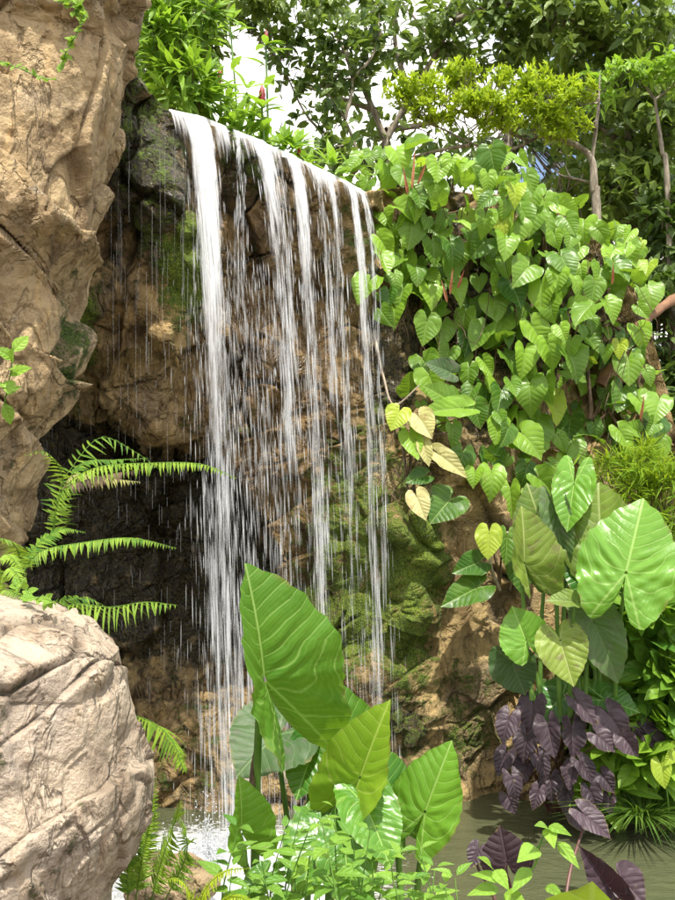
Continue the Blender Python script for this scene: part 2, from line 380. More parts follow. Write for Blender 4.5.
t = NT('water'); p = t.pos()
n1 = t.noise(t.scl(p, (1, 2.2, 1)), 5, 4, .55, .6); n2 = t.noise(t.scl(p, (1, 1.8, 1)), 22, 4, .6, .3)
vd = t.n('ShaderNodeVectorMath', operation='DISTANCE'); t.set(vd.inputs[0], p); vd.inputs[1].default_value = (-.6, 4.95, 0)
turb = t.math('SUBTRACT', 1., t.ss(vd.outputs['Value'], .5, 2.6))
col = t.mix(n1, (.045, .055, .026), (.10, .105, .055))
foam = t.ss(t.math('ADD', t.math('MULTIPLY', t.math('SUBTRACT', 1., t.ss(vd.outputs['Value'], .2, 1.5)), .5), t.math('MULTIPLY', n2, .6)), .5, .72)
col = t.mix(foam, col, (.75, .76, .75))
h = t.math('ADD', n1, t.math('MULTIPLY', n2, t.math('ADD', .3, t.math('MULTIPLY', turb, .9))))
bs = t.n('ShaderNodeBsdfPrincipled', i_Base_Color=col, i_Roughness=t.math('ADD', .07, t.math('MULTIPLY', foam, .5)), i_Normal=t.bump(h, .55, .03))
bs.inputs['IOR'].default_value = 1.33
M_water = t.done(bs.outputs[0])

def water_mat(name, streak, lo, hi, amax, wc=(.93, .94, .96)):
    t = NT(name); uv = t.n('ShaderNodeUVMap', uv_map='UVMap').outputs[0]
    n = t.noise(t.scl(uv, streak), 1., 6, .6, .3)
    a = t.attr('tone')
    al = t.math('MULTIPLY', t.ss(t.math('ADD', n, t.math('SUBTRACT', a, .5)), lo, hi), amax)
    d = t.n('ShaderNodeBsdfPrincipled', i_Base_Color=wc, i_Roughness=.3)
    d.inputs['Specular IOR Level'].default_value = .6
    tl = t.n('ShaderNodeBsdfTranslucent', i_Color=(.93, .95, .97)); m1 = t.n('ShaderNodeMixShader'); m1.inputs[0].default_value = .4
    t.set(m1.inputs[1], d.outputs[0]); t.set(m1.inputs[2], tl.outputs[0])
    tp = t.n('ShaderNodeBsdfTransparent'); m2 = t.n('ShaderNodeMixShader'); t.set(m2.inputs[0], al)
    t.set(m2.inputs[1], tp.outputs[0]); t.set(m2.inputs[2], m1.outputs[0]); return t.done(m2.outputs[0])
M_sheet = water_mat('falling_water', (44., 2.6, 1.), .42, .86, .88)
M_drop = water_mat('water_drops', (1., 1., 1.), .1, 1.0, .40)
M_strand = water_mat('water_strand', (1., 9., 1.), .15, 1.05, .55)
M_soft = water_mat('soft_strand', (1., 5., 1.), .1, 1.2, .22)
M_foam = water_mat('foam', (14., 14., 1.), .30, .75, .85, (.62, .64, .66))

# ------------------------------------------------------------------ ground and pool
gx = np.concatenate([[-300, -120, -50, -20], np.linspace(-9, 9, 140), [20, 50, 120, 300]])
gy = np.concatenate([[-200, -60, -15], np.linspace(-4, 16, 160), [30, 60, 150, 400]])
X, Y = np.meshgrid(gx, gy, indexing='ij')
Z = -.45+.62*(1-sstep(3.55, 4.15, Y+.12*np.sin(X*3)))
up = sstep(7.3, 8.6, Y)*(1-sstep(1.9, 5.5, X-.15*(Y-8)))
Z = Z+4.35*up
rb = sstep(5.75, 6.3, Y+.15*np.sin(X*4)-.45*(X-1.9))*sstep(1.0, 1.7, X)
Z = np.maximum(Z, -.45+.62*rb+1.2*sstep(6.5, 10, Y)*sstep(1, 2, X))
Z = np.maximum(Z, -.45+.6*sstep(-2.2, -2.9, X)) if False else Z
Z = Z+.05*fbm(np.stack([X, Y, 0*X], -1)*2.2, 4, 9)
mt = plain_mat('damp_soil', (.035, .024, .014), (.11, .075, .04), .9, 6, 1., (1, 1, 1), .03)
g = mesh('ground', np.stack([X, Y, Z], -1).reshape(-1, 3), gridf(len(gx), len(gy)), mt, attrs={'tone': np.full(X.size, .5)}); g['kind'] = 'structure'
ax = np.linspace(-8, 8, 60); ay = np.linspace(3.2, 8.5, 40); X, Y = np.meshgrid(ax, ay, indexing='ij')
g = mesh('water', np.stack([X, Y, 0*X], -1).reshape(-1, 3), gridf(60, 40), M_water); g['kind'] = 'structure'

# ------------------------------------------------------------------ rocks
def gnormals(V):
    a = np.gradient(V, axis=0); b = np.gradient(V, axis=1); return nrm(np.cross(a, b))
def blobs(px, py, L):
    m = np.zeros(px.shape)
    for (x, y, rx, ry, s) in L: m = np.maximum(m, s*np.exp(-(((px-x)/rx)**2+((py-y)/ry)**2)**1.5))
    return m
def displace(V, N, sc1, a1, sc2, a2, seed, fine=.008, rot=.35, crack=.03, a3=None, ledge=0., ldir=(.5, 0, .85), lper=.3):
    h1, c1 = facets(V, sc1, seed, .9, .10, rot); h2, c2 = facets(V, sc2, seed+20, .8, .15, rot*.6)
    h3, c3 = facets(V, np.asarray(sc2)*.42, seed+30, .8, .2, -rot)
    g1 = sstep(-.15, .25, fbm(V*1.7, 3, seed+50)); g2 = sstep(.0, .3, fbm(V*2.6, 3, seed+51))
    h = a1*h1+a2*h2*(.4+.6*g2)+(a2*.3 if a3 is None else a3)*h3*(.3+.7*(1-g1))+a1*.45*fbm(V*np.array([1.9, 1.9, 1.2]), 3, seed+3)+fine*fbm(V*13, 4, seed+7)
    if ledge:
        ph = (V@nrm(ldir)+.16*fbm(V*1.3, 4, seed+60))/lper; fr = ph-np.floor(ph)
        idn = _h(np.floor(ph).astype(np.int64), np.zeros(ph.shape, np.int64), np.zeros(ph.shape, np.int64), seed)
        lg = sstep(-.2, .2, fbm(V*1.5+idn[..., None]*5, 3, seed+61)); sw = fr*sstep(1., .93, fr)
        h = h+ledge*(sw-.5)*lg*(.5+idn); c1 = np.maximum(c1, lg*np.exp(-((fr-.97)/.035)**2))
    h = h-crack*c1*g1-.3*crack*c2*g2
    return V+N*h[..., None], np.clip(c1*g1*.9+c2*g2*.35, 0, 1)

# main cliff behind the water
NU, NV = 560, 640
PX = np.linspace(-60, 725, NU)
top = np.interp(PX, [-60, 110, 128, 135, 150, 165, 172, 200, 250, 300, 345, 362, 375, 400, 500, 580, 620, 650, 675, 725],
                    [40, 55, 60, 74, 92, 108, 113, 120, 140, 163, 183, 194, 190, 188, 195, 222, 262, 330, 430, 600])
vv = np.linspace(0, 1, NV)**1.0
px = np.repeat(PX[:, None], NV, 1); py = top[:, None]+(865-top[:, None])*vv[None]
CP = [(-40, 100, 5.0), (60, 150, 5.0), (130, 75, 5.05), (115, 150, 4.95), (150, 190, 4.95), (165, 112, 5.2), (200, 120, 5.38), (250, 140, 5.65), (300, 163, 5.93), (345, 185, 6.2), (362, 195, 6.3),
      (205, 190, 5.62), (250, 210, 5.9), (300, 230, 6.2), (345, 240, 6.45), (90, 300, 4.95), (170, 250, 5.1), (165, 330, 5.05), (120, 340, 5.15), (195, 330, 5.45),
      (60, 380, 5.4), (140, 395, 5.5), (200, 390, 5.7), (250, 300, 6.15), (330, 300, 6.5), (300, 400, 6.35), (245, 400, 6.1), (260, 460, 6.2), (300, 520, 6.35), (350, 450, 6.4),
      (310, 620, 6.5), (350, 600, 6.3), (390, 560, 6.25), (415, 530, 6.1), (420, 600, 6.12), (400, 700, 6.15), (350, 720, 6.25), (430, 680, 6.2), (300, 760, 6.3), (380, 800, 6.05), (430, 780, 6.15),
      (380, 330, 6.7), (380, 420, 6.6), (430, 250, 7.0), (500, 220, 7.1), (450, 350, 7.0), (385, 200, 6.9), (392, 240, 7.0), (376, 225, 6.8), (410, 440, 6.45), (440, 470, 6.4), (480, 420, 6.8), (475, 550, 6.55), (445, 600, 6.42), (500, 600, 6.6), (480, 700, 6.35), (450, 760, 6.3),
      (510, 760, 6.4), (560, 300, 7.2), (560, 500, 7.0), (560, 700, 6.8), (620, 400, 7.3), (640, 600, 7.2), (700, 500, 7.6), (600, 800, 6.6), (700, 800, 6.8)]
CPa = np.array(CP, float); num = 0; den = 0
wx = px+9*fbm(np.stack([px/40, py/40, 0*px], -1), 3, 70); wy = py+9*fbm(np.stack([px/40, py/40, 0*px+5], -1), 3, 71)
for (x, y, d) in CP:
    ww = 1/(((wx-x)**2+(wy-y)**2)+60)**1.9; num = num+ww*d; den = den+ww
D = num/den
jit = 9*fbm(np.stack([px/22, py/22, 0*px], -1), 3, 5)
ceil = np.interp(px, [-60, 20, 60, 110, 150, 190, 215, 240, 275, 290], [350, 372, 392, 402, 425, 442, 438, 470, 540, 640])+jit
right = np.interp(py, [400, 500, 560, 600, 700, 760, 870], [272, 290, 300, 302, 296, 300, 300])+jit
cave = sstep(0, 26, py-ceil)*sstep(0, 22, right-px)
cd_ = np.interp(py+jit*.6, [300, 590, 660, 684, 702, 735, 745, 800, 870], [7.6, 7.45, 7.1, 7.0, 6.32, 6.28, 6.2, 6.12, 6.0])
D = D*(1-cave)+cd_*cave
V = P(px, py, D)
# plateau behind the lip
NB = 14; back = np.linspace(0.06, 2.4, NB)
BK = V[:, 0][:, None]+np.stack([0*back, back, -.10*np.sin(back*1.3)], -1)[None]
V = np.concatenate([BK[:, ::-1], V], 1)
pxe = np.concatenate([np.repeat(PX[:, None], NB, 1), px], 1); pye = np.concatenate([np.repeat(top[:, None], NB, 1), py], 1)
cave = np.concatenate([np.zeros((NU, NB)), cave], 1)
N = gnormals(V); N = N*np.sign(-N[..., 1:2]+1e-9*0+1e-12)
N = nrm(N+np.array([0, -.4, 0])); N[:, :NB] = nrm(np.array([0, -.2, 1.]))
amp = np.concatenate([np.full((NU, NB), .35), np.clip(.45+.55*sstep(0, 60, py-top[:, None]), 0, 1)], 1)
V2, crk = displace(V, N, (.6, .6, .75), .15, (.20, .20, .16), .06, 1, rot=-.5, ledge=.07, ldir=(-.45, 0, .9), lper=.27)
# layered ledges of travertine on the mossy face
lay = blobs(pxe, pye, [(400, 620, 50, 150, 1.3), (340, 560, 60, 170, .8), (150, 200, 60, 110, .7)])
lz = V[..., 2]*9+1.5*fbm(V*2.5, 3, 33); V2 = V2+N*(lay*.05*np.abs(np.sin(lz))**.7)[..., None]
V = V+(V2-V)*amp[..., None]
moss = blobs(pxe, pye, [(185, 270, 26, 60, 1.4), (80, 320, 22, 60, 1.3), (60, 350, 25, 60, .9), (150, 170, 45, 100, .62), (360, 540, 58, 130, .95), (405, 590, 42, 140, 1.1), (425, 550, 24, 80, 1.3), (345, 620, 60, 60, 1.15),
                        (350, 630, 48, 60, .85), (418, 660, 26, 60, .85), (300, 560, 40, 100, .42), (245, 165, 30, 50, .55), (460, 690, 30, 60, .35), (470, 740, 50, 50, .55), (345, 470, 30, 60, .4),
                        (250, 430, 80, 50, .25), (150, 760, 60, 60, .40), (220, 740, 60, 60, .4), (350, 250, 30, 60, .35), (440, 620, 14, 70, .5), (400, 750, 40, 50, .5)])
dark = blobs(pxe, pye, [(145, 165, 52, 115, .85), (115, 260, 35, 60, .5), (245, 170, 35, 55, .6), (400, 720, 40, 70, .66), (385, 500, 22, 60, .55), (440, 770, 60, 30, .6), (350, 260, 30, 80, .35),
                        (388, 350, 26, 80, .8), (400, 380, 26, 50, .8), (375, 470, 16, 80, .5), (200, 780, 80, 40, .35), (430, 300, 60, 120, .75), (520, 300, 130, 130, .75), (480, 420, 60, 40, .6), (300, 220, 60, 40, .35), (470, 660, 60, 18, .35)])  # this row also paints hollow shade by the water and behind the vines
dark = np.maximum(dark, cave*(.80-.50*sstep(620, 700, pye)))  # cave shade painted into the rock colour, weaker towards the lit floor
pale = blobs(pxe, pye, [(162, 330, 22, 38, 1)])
wet = blobs(pxe, pye, [(270, 450, 150, 420, .75), (120, 250, 80, 160, .6), (150, 760, 150, 120, .6)])*(1-pale)
crk = np.concatenate([np.zeros((NU, NB)), np.ones((NU, NV))], 1)*crk
base = (0, 6.5, 0)
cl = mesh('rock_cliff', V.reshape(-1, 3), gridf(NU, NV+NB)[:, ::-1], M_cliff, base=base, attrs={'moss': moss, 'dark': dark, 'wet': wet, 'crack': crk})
tag(cl, 'wet brown mossy rock face with a dark cave, behind the falling water', 'cliff')

def loft(name, rows, n=220, m=420, mat=None, sq=2.6, sc1=(.4, .4, .6), a1=.1, sc2=(.15, .15, .2), a2=.03, seed=40, cap=False, extra=None, at=None, ledge=.0, ldir=(.5, 0, .85), lper=.3, rot=.35):
    """closed rock from rows (py, left px, right px, front depth, back depth)"""
    R = np.array(rows, float); R = R[np.argsort(-R[:, 0])]; tt = np.linspace(0, 1, m)
    c = np.concatenate([[0], np.cumsum(np.abs(np.diff(R[:, 0]))+.3*np.abs(np.diff(R[:, 2])))]); c /= c[-1]
    py, xl, xr, yf, yb = [np.interp(tt, c, R[:, k]) for k in range(5)]
    k = np.ones(9)/9
    sm = lambda a: np.convolve(np.pad(a, 4, 'edge'), k, 'valid')
    xl, xr, yf, yb = sm(xl), sm(xr), sm(yf), sm(yb)
    yc = (yf+yb)/2; L = P(xl, py, yc); Rr = P(xr, py, yc); z = (L[:, 2]+Rr[:, 2])/2
    th = np.linspace(0, 2*pi, n, endpoint=False)
    cx = np.sign(np.cos(th))*np.abs(np.cos(th))**(2/sq); sy = np.sign(np.sin(th))*np.abs(np.sin(th))**(2/sq)
    Xc = (L[:, 0]+Rr[:, 0])/2; Rx = (Rr[:, 0]-L[:, 0])/2
    V = np.stack([Xc[:, None]+Rx[:, None]*cx[None], yc[:, None]+(yb-yf)[:, None]/2*sy[None], np.repeat(z[:, None], n, 1)], -1)
    W = np.concatenate([V[:, -2:], V, V[:, :2]], 1); N = gnormals(W)[:, 2:-2]
    ctr = np.stack([Xc, yc, z], -1)[:, None]; s = np.sign(np.sum(N*(V-ctr), -1, keepdims=True)); N = N*np.where(s == 0, 1, s)
    V, crk = displace(V, N, sc1, a1, sc2, a2, seed, rot=rot, ledge=ledge, ldir=ldir, lper=lper)
    F = [gridf(m, n, True)]
    Vf = V.reshape(-1, 3); tp = Vf[-n:].mean(0); Vf = np.vstack([Vf, tp]); a = np.arange(n)
    F.append(np.stack([(m-1)*n+a, (m-1)*n+(a+1) % n, np.full(n, m*n)], -1))
    z0 = np.zeros(len(Vf)); at = dict(moss=z0, dark=z0, wet=z0, crack=np.append(crk.ravel(), 0))
    if extra: at.update(extra(Vf))
    b = (float(Xc[0]), float(yc[0]), float(z[0]))
    return mesh(name, Vf, F, mat, base=b, attrs=at)

def wr_(x, y, z, r): 
    c = P(x, y, z); return lambda V: np.exp(-(np.linalg.norm(V-c, axis=1)/r)**2)
def ex1(V):
    q = [wr_(x, y, d, r)(V) for x, y, d, r in ((85, 300, 4.2, .16), (70, 345, 4.2, .18), (62, 375, 4.2, .12))]
    return dict(moss=.9*np.max(q, 0), dark=.4*np.max(q, 0))
rows = [(-260, -420, 104, 3.6, 5.2), (-60, -420, 124, 3.5, 5.0), (0, -420, 128, 3.45, 4.9), (25, -420, 134, 3.45, 4.9), (45, -420, 118, 3.50, 4.85), (56, -420, 116, 3.62, 4.8), (75, -420, 114, 3.68, 4.8), (110, -420, 112, 3.62, 4.8),
        (150, -420, 105, 3.6, 4.8), (200, -420, 96, 3.55, 4.7), (225, -420, 96, 3.5, 4.7), (245, -420, 100, 3.52, 4.7), (270, -420, 84, 3.6, 4.7), (300, -420, 72, 3.62, 4.7), (350, -420, 66, 3.62, 4.7),
        (400, -420, 58, 3.65, 4.6), (430, -420, 42, 3.68, 4.5), (445, -420, 36, 3.66, 4.5), (480, -420, 28, 3.7, 4.5), (520, -420, 18, 3.75, 4.5), (560, -420, -2, 3.8, 4.5), (640, -420, -30, 3.8, 4.5), (920, -420, -80, 3.7, 4.6)]
o = loft('rock_outcrop', rows, 520, 640, M_tan, 3.2, (.34, .34, .75), .10, (.14, .14, .24), .040, 61, extra=ex1, ledge=.10, ldir=(.55, .1, .8), lper=.30)
tag(o, 'tall tan rock outcrop with cracks, overhanging at the left of the waterfall', 'rock')
rows = [(1000, -260, 100, 2.15, 3.1), (900, -260, 102, 2.15, 3.1), (880, -260, 118, 2.12, 3.1), (850, -260, 134, 2.1, 3.1), (825, -260, 143, 2.1, 3.08), (800, -260, 147, 2.1, 3.05), (775, -260, 145, 2.12, 3.04), (750, -260, 136, 2.14, 3.02),
        (720, -260, 131, 2.16, 3.0), (695, -260, 125, 2.17, 2.99), (670, -260, 125, 2.19, 2.97), (650, -260, 121, 2.22, 2.95), (640, -245, 108, 2.26, 2.92), (626, -225, 88, 2.31, 2.88), (616, -200, 55, 2.38, 2.82), (610, -150, 10, 2.46, 2.74), (608, -100, -60, 2.57, 2.63)]
o = loft('boulder', rows, 420, 420, M_boulder, 2.7, (.42, .42, .5), .045, (.16, .16, .2), .024, 83, ledge=.026, ldir=(-.7, .2, .7), lper=.22)
tag(o, 'large pale tan boulder in the bottom left corner below the ferns', 'boulder')
# small stones at the foot
for (x, y, d, r, lab) in ((175, 885, 4.35, .16, 'small brown rock at the water edge right of the pale boulder'), (652, 846, 5.75, .16, 'small brown rock on the far bank right of the grass tuft')):
    n, m = 60, 40; th = np.linspace(0, 2*pi, n, endpoint=False); ph = np.linspace(-1.45, 1.45, m)
    S = np.stack([np.cos(ph)[:, None]*np.cos(th)[None], np.cos(ph)[:, None]*np.sin(th)[None], np.repeat(np.sin(ph)[:, None], n, 1)], -1)
    c = P(x, y, d); V = c+S*np.array([r*1.3, r, r*.8]); V, crk = displace(V, S, (.2, .2, .2), .05, (.07, .07, .07), .015, 90)
    Vf = V.reshape(-1, 3); Vf = np.vstack([Vf, Vf[:n].mean(0), Vf[-n:].mean(0)]); a = np.arange(n); z0 = np.zeros(len(Vf))
    o = mesh('stone', Vf, [gridf(m, n, True), np.stack([a, np.full(n, n*m), (a+1) % n], -1), np.stack([(m-1)*n+a, (m-1)*n+(a+1) % n, np.full(n, n*m+1)], -1)], M_tan,
             base=c-[0, 0, r*.8], attrs=dict(moss=z0+.25, dark=z0, wet=z0+.5, crack=np.append(crk.ravel(), [0, 0])))
    tag(o, lab, 'rock')

# ------------------------------------------------------------------ waterfall
LIPX = np.array([168, 200, 250, 300, 345, 364]); LIPY = np.array([111, 118, 138, 161, 182, 193]); LIPD = np.array([5.17, 5.33, 5.6, 5.88, 6.15, 6.26])
def lip(px): return P(px, np.interp(px, LIPX, LIPY)-2, np.interp(px, LIPX, LIPD))
ON = nrm(np.array([.62, -.78, 0]))
def vk(px): return np.interp(px, [170, 210, 300, 365], [1.05, 1., .72, .48])
def fall(px, drop, v=.5, side=0.):
    """point of the water leaving the lip at px after falling `drop` metres"""
    px, drop = np.broadcast_arrays(np.asarray(px, float), np.asarray(drop, float)); d = np.maximum(drop, 0)
    t = np.sqrt(2*d/9.81); q = lip(px)
    k = v*vk(px)*t+.05*(1-np.exp(-d*6))
    q = q+k[..., None]*ON+side*(t*.9)[..., None]*np.array([1, 0, 0]); q[..., 2] -= d
    q = q-np.where(drop < 0, -drop, 0)[..., None]*np.array([.05, -1, 0.02])
    return q
wf = thing('waterfall', 'white streams of water falling over the rock lip past the cave', 'waterfall', P(215, 870, 4.9))
wf['kind'] = 'structure'
#        lip px range, drop start/end, alpha at top / end, sideways drift
STREAM = [(171, 208, 4.22, 1.0, .12, .02), (230, 244, .95, .66, .10, -.28), (242, 266, 1.9, .92, .04, .10), (264, 274, 1.3, .50, .0, .0), (278, 298, 2.8, .90, .12, .03), (303, 313, 1.5, .58, .0, .05), (318, 332, 2.2, .75, .06, .0), (342, 352, 3.7, .86, .24, .03), (355, 364, 2.4, .72, .05, .03)]
for i, (x0, x1, dr, a0, a1, sd) in enumerate(STREAM):
    b = B()
    for layer in range(3):
        nu, nv = 26, 90; u = np.linspace(0, 1, nu)[:, None]; v = np.linspace(0, 1, nv)[None]
        drop = -.30+(dr+.30)*v**1.25; dd = np.maximum(drop, 0)
        conv = np.interp(dd, [0, .5, 1.5, 2.6, 4.5], [1, .80, .50, .36, .42])        # streams gather as they fall
        cxp = (x0+x1)/2
        lean = np.interp(dd, [0, .8, 4.5], [0, 1., 1.])*(layer-1)*1.5
        pxx = cxp+(u-.5)*(x1-x0)*conv+lean+2.5*fbm(np.stack(np.broadcast_arrays(u*3, dd*1.2, layer*3.+i), -1), 3, 12)*np.clip(dd*3, 0, 1)
        V = fall(pxx, drop+0*u, .45+.07*layer, sd)
        V = V+ON*(.018*fbm(np.stack(np.broadcast_arrays(u*9, dd*2.5, layer+i*2.), -1), 3, 22))[..., None]
        edge = np.clip(np.sin(np.clip(u, 0, 1)*pi), 0, 1)**.45
        al = np.interp(dd, [0, .3*dr, dr*.8, dr], [a0, a0*.72+a1*.28, a1, 0 if dr < 4 else a1])*edge-.36*(1-edge)-.10*layer
        uvs = np.stack(np.broadcast_arrays(u*(x1-x0)/100+layer*.37+i, np.sqrt(dd+.05)*2.6+layer*5+0*u), -1)
        b.add(V, gridf(nu, nv), uvs, (al*np.ones((nu, nv))).ravel())
    b.build('stream', M_sheet, wf)
# thin skin of water rolling over the lip
b = B(); nu, nv = 220, 34; u = np.linspace(0, 1, nu)[:, None]; v = np.linspace(0, 1, nv)[None]
pxx = 168+197*u; drop = -.45+(.45+.55)*v; V = fall(pxx+0*v, drop+0*u, .35)
al = (.66-.95*np.clip(drop, 0, 1)*1.9+.5*fbm(np.stack(np.broadcast_arrays(u*16, v*.5, 0*u), -1), 3, 4))
b.add(V, gridf(nu, nv), np.stack(np.broadcast_arrays(u*2, v*1.2), -1), al.ravel()); b.build('lip_sheet', M_sheet, wf)
# strands and drops
def streaks(name, N, sampler, mat, lmin, lmax, rmin, rmax):
    b = B(); px, z0, v, sd = sampler(N)
    L = rng.uniform(lmin, lmax, N)*np.clip(np.sqrt(z0+.1), .5, 2); r = rng.uniform(rmin, rmax, N)
    K = 6; s = np.linspace(0, 1, K); prof = np.sin(np.clip(s, .03, .97)*pi)**.6
    pts = fall(px[:, None]+0*s, z0[:, None]+L[:, None]*s[None], 1, 0)*0
    for j in range(K):
        q = lip(px); d = z0+L*s[j]; t = np.sqrt(2*d/9.81); k = v*vk(px)*t+.05*(1-np.exp(-d*6))
        q = q+k[:, None]*ON+(sd*t)[:, None]*np.array([1, 0, 0]); q[:, 2] -= d; pts[:, j] = q
    a = np.array([0, 2.094, 4.189]); off = np.stack([np.cos(a), np.sin(a), 0*a], -1)
    V = pts[:, :, None]+(r[:, None]*prof[None])[:, :, None, None]*off[None, None]
    F = gridf(K, 3, True); Fa = (F[None]+(np.arange(N)*K*3)[:, None, None]).reshape(-1, 4)
    keep = pts[:, -1, 2] > -.02
    kk = np.repeat(keep, len(F)); 
    b.add(V.reshape(-1, 3), Fa[kk], np.repeat(np.stack([px*.1, z0], -1), K*3, 0)+np.tile(np.repeat(s, 3)[:, None]*[0, .4], (N, 1)), np.repeat((rng.uniform(.35, .95, N)[:, None]*np.sin(np.clip(s, .02, .98)*pi)[None]**.8).ravel(), 3))
    return b.build(name, mat, wf)
def samp_stream(N):
    i = rng.choice(len(STREAM), N, p=np.array([.19, .05, .16, .07, .18, .09, .09, .11, .06])); S = np.array(STREAM)[i]
    z = rng.uniform(0, 1, N)**.9*S[:, 2]; c = np.interp(z, [0, .5, 1.5, 4.5], [1, .85, .62, .62])
    px = (S[:, 0]+S[:, 1])/2+rng.normal(0, .30, N)*(S[:, 1]-S[:, 0])*c
    return px, z, rng.normal(.50, .04, N), S[:, 5]*.9+rng.normal(0, .012, N)
def samp_curtain(N):
    px = np.where(rng.random(N) < .45, rng.uniform(168, 255, N), rng.uniform(170, 366, N)); z = rng.uniform(.2, 1, N)*4.3
    return px, z, rng.normal(.50, .10, N), rng.normal(.03, .05, N)
def samp_side(N):
    px = rng.uniform(172, 215, N); z = rng.uniform(.8, 4.3, N); return px, z, rng.uniform(.2, .7, N), rng.uniform(-.15, .30, N)
s = streaks('strands', 950, samp_stream, M_strand, .06, .34, .0018, .0050); s['kind'] = 'stuff'
s = streaks('veil_strands', 850, samp_stream, M_soft, .10, .45, .004, .011); s['kind'] = 'stuff'
s = streaks('veil_drops', 650, samp_curtain, M_soft, .08, .30, .003, .008); s['kind'] = 'stuff'
s = streaks('falling_drops', 1800, samp_curtain, M_drop, .04, .15, .0011, .0032); s['kind'] = 'stuff'
s = streaks('spray_drops', 700, samp_side, M_drop, .03, .11, .0010, .0022); s['kind'] = 'stuff'
# drips on the dark wall at the left
b = B()
for k in range(70):
    x = rng.uniform(105, 200); y0 = rng.uniform(120, 420); ln = rng.uniform(15, 110); d = 4.72 if x < 170 else 4.85
    if y0 > 330: ln *= .35
    y1 = y0+ln; pts = [P(x, y0, d), P(x+rng.normal(0, .5), (y0+y1)/2, d), P(x, y1, d)]
    r = rng.uniform(.0010, .0022); tube(b, pts, r, r*.5, 3, 4, tone=.5)
for k in range(140):
    x = rng.uniform(30, 215); y0 = rng.uniform(400, 690); pts = [P(x, y0, 5.0), P(x, y0+rng.uniform(6, 24), 5.0)]
    tube(b, pts, .0013, .0007, 3, 3)
s = b.build('wall_drips', M_drop, wf); s['kind'] = 'stuff'
# splash
b = B(); n, m = 90, 60; c = P(208, 880, 4.8); c[2] = 0
u = np.linspace(0, 2*pi, n, endpoint=False)[:, None]; v = np.linspace(.02, 1, m)[None]
R = v*np.array([.68]); Q = np.stack([c[0]+R*np.cos(u)*1.1, c[1]+R*np.sin(u)*.7, 0*u*v], -1)
Q[..., 2] = .004+(1-v)**.7*.24*(1+1.2*fbm(Q*6, 4, 8))*np.clip((1-v)*6, 0, 1)+.03*np.abs(fbm(Q*24, 3, 9))
b.add(Q, gridf(n, m).copy() if False else np.concatenate([gridf(n, m), np.stack([(n-1)*m+np.arange(m-1), (n-1)*m+np.arange(1, m), np.arange(1, m), np.arange(m-1)], -1)]), Q[..., :2], (np.clip((1-v)*2.2, 0, 1)*.8+.0*u).ravel())
t_ = np.arange(7000); r = rng.uniform(.0015, .006, 7000); ang = rng.uniform(0, 6.28, 7000); rr = np.abs(rng.normal(0, .34, 7000)); hh = np.abs(rng.normal(0, .17, 7000))*np.exp(-rr*2)+.02
cc = np.stack([c[0]+rr*np.cos(ang)*1.1, c[1]+rr*np.sin(ang)*.8, hh], -1)
oc = np.array([[1, 0, 0], [-1, 0, 0], [0, 1, 0], [0, -1, 0], [0, 0, 1], [0, 0, -1.]]); fo = np.array([[0, 2, 4], [2, 1, 4], [1, 3, 4], [3, 0, 4], [2, 0, 5], [1, 2, 5], [3, 1, 5], [0, 3, 5]])
b.add((cc[:, None]+r[:, None, None]*oc[None]).reshape(-1, 3), (fo[None]+(t_*6)[:, None, None]).reshape(-1, 3), None, .8)
s = b.build('splash_foam', M_foam, wf); s['kind'] = 'stuff'
CAMP = np.array([0, 0, CAMZ])
def tocam(p): return nrm(CAMP-np.asarray(p))

# ------------------------------------------------------------------ climbing vines on the rock right of the water
from math import hypot
poly = np.array([(352, 172), (372, 150), (400, 150), (440, 158), (478, 152), (525, 158), (538, 188), (575, 205), (600, 222), (640, 238), (652, 262), (652, 300), (640, 325), (640, 350), (655, 380), (668, 440), (640, 462), (600, 455),
                 (560, 470), (540, 500), (500, 500), (478, 478), (462, 470), (452, 445), (430, 420), (405, 402), (388, 372), (372, 330), (366, 290), (372, 240), (360, 205)], float)
def inpoly(x, y, poly):
    c = False; j = len(poly)-1
    for i in range(len(poly)):
        xi, yi = poly[i]; xj, yj = poly[j]
        if (yi > y) != (yj > y) and x < (xj-xi)*(y-yi)/(yj-yi)+xi: c = not c
        j = i
    return c
VINES = [(390, 200, 'climbing vine with heart-shaped leaves nearest the right edge of the waterfall top'),
         (455, 200, 'climbing vine with upright red leaf sheaths, crowning the rock below the flat-topped tree'),
         (530, 215, 'climbing vine with heart-shaped leaves at the foot of the thin grey trunk'),
         (615, 285, 'climbing vine at the upper right end of the rock, against the dark trees'),
         (430, 310, 'climbing vine hanging over the dark hollow right of the falling water'),
         (520, 350, 'climbing vine with broad glossy leaves in the middle of the rock face'),
         (625, 390, 'climbing vine above the feathery yellow-green plant'),
         (515, 450, 'lowest climbing vine, just above the bare brown rock and the elephant ear leaves')]
vine_fol = [B() for _ in VINES]; vine_sh = [[] for _ in VINES]; vine_st = [B() for _ in VINES]; vine_lime = [B() for _ in VINES]
pts = []
def vsample(n, sp, shrink=0):
    out = []; tries = 0
    while len(out) < n and tries < 9000:
        tries += 1; x, y = rng.uniform(345, 675), rng.uniform(148, 505)
        if not inpoly(x, y, poly): continue
        if all(hypot(x-a, y-b) > sp for a, b in out): out.append((x, y))
    return out
def vdepth(x, y): return 6.55+.0012*(x-380)-.0006*(y-150)*0+ (.35 if False else 0)+.28*math.sin(x*.03)*math.sin(y*.025)
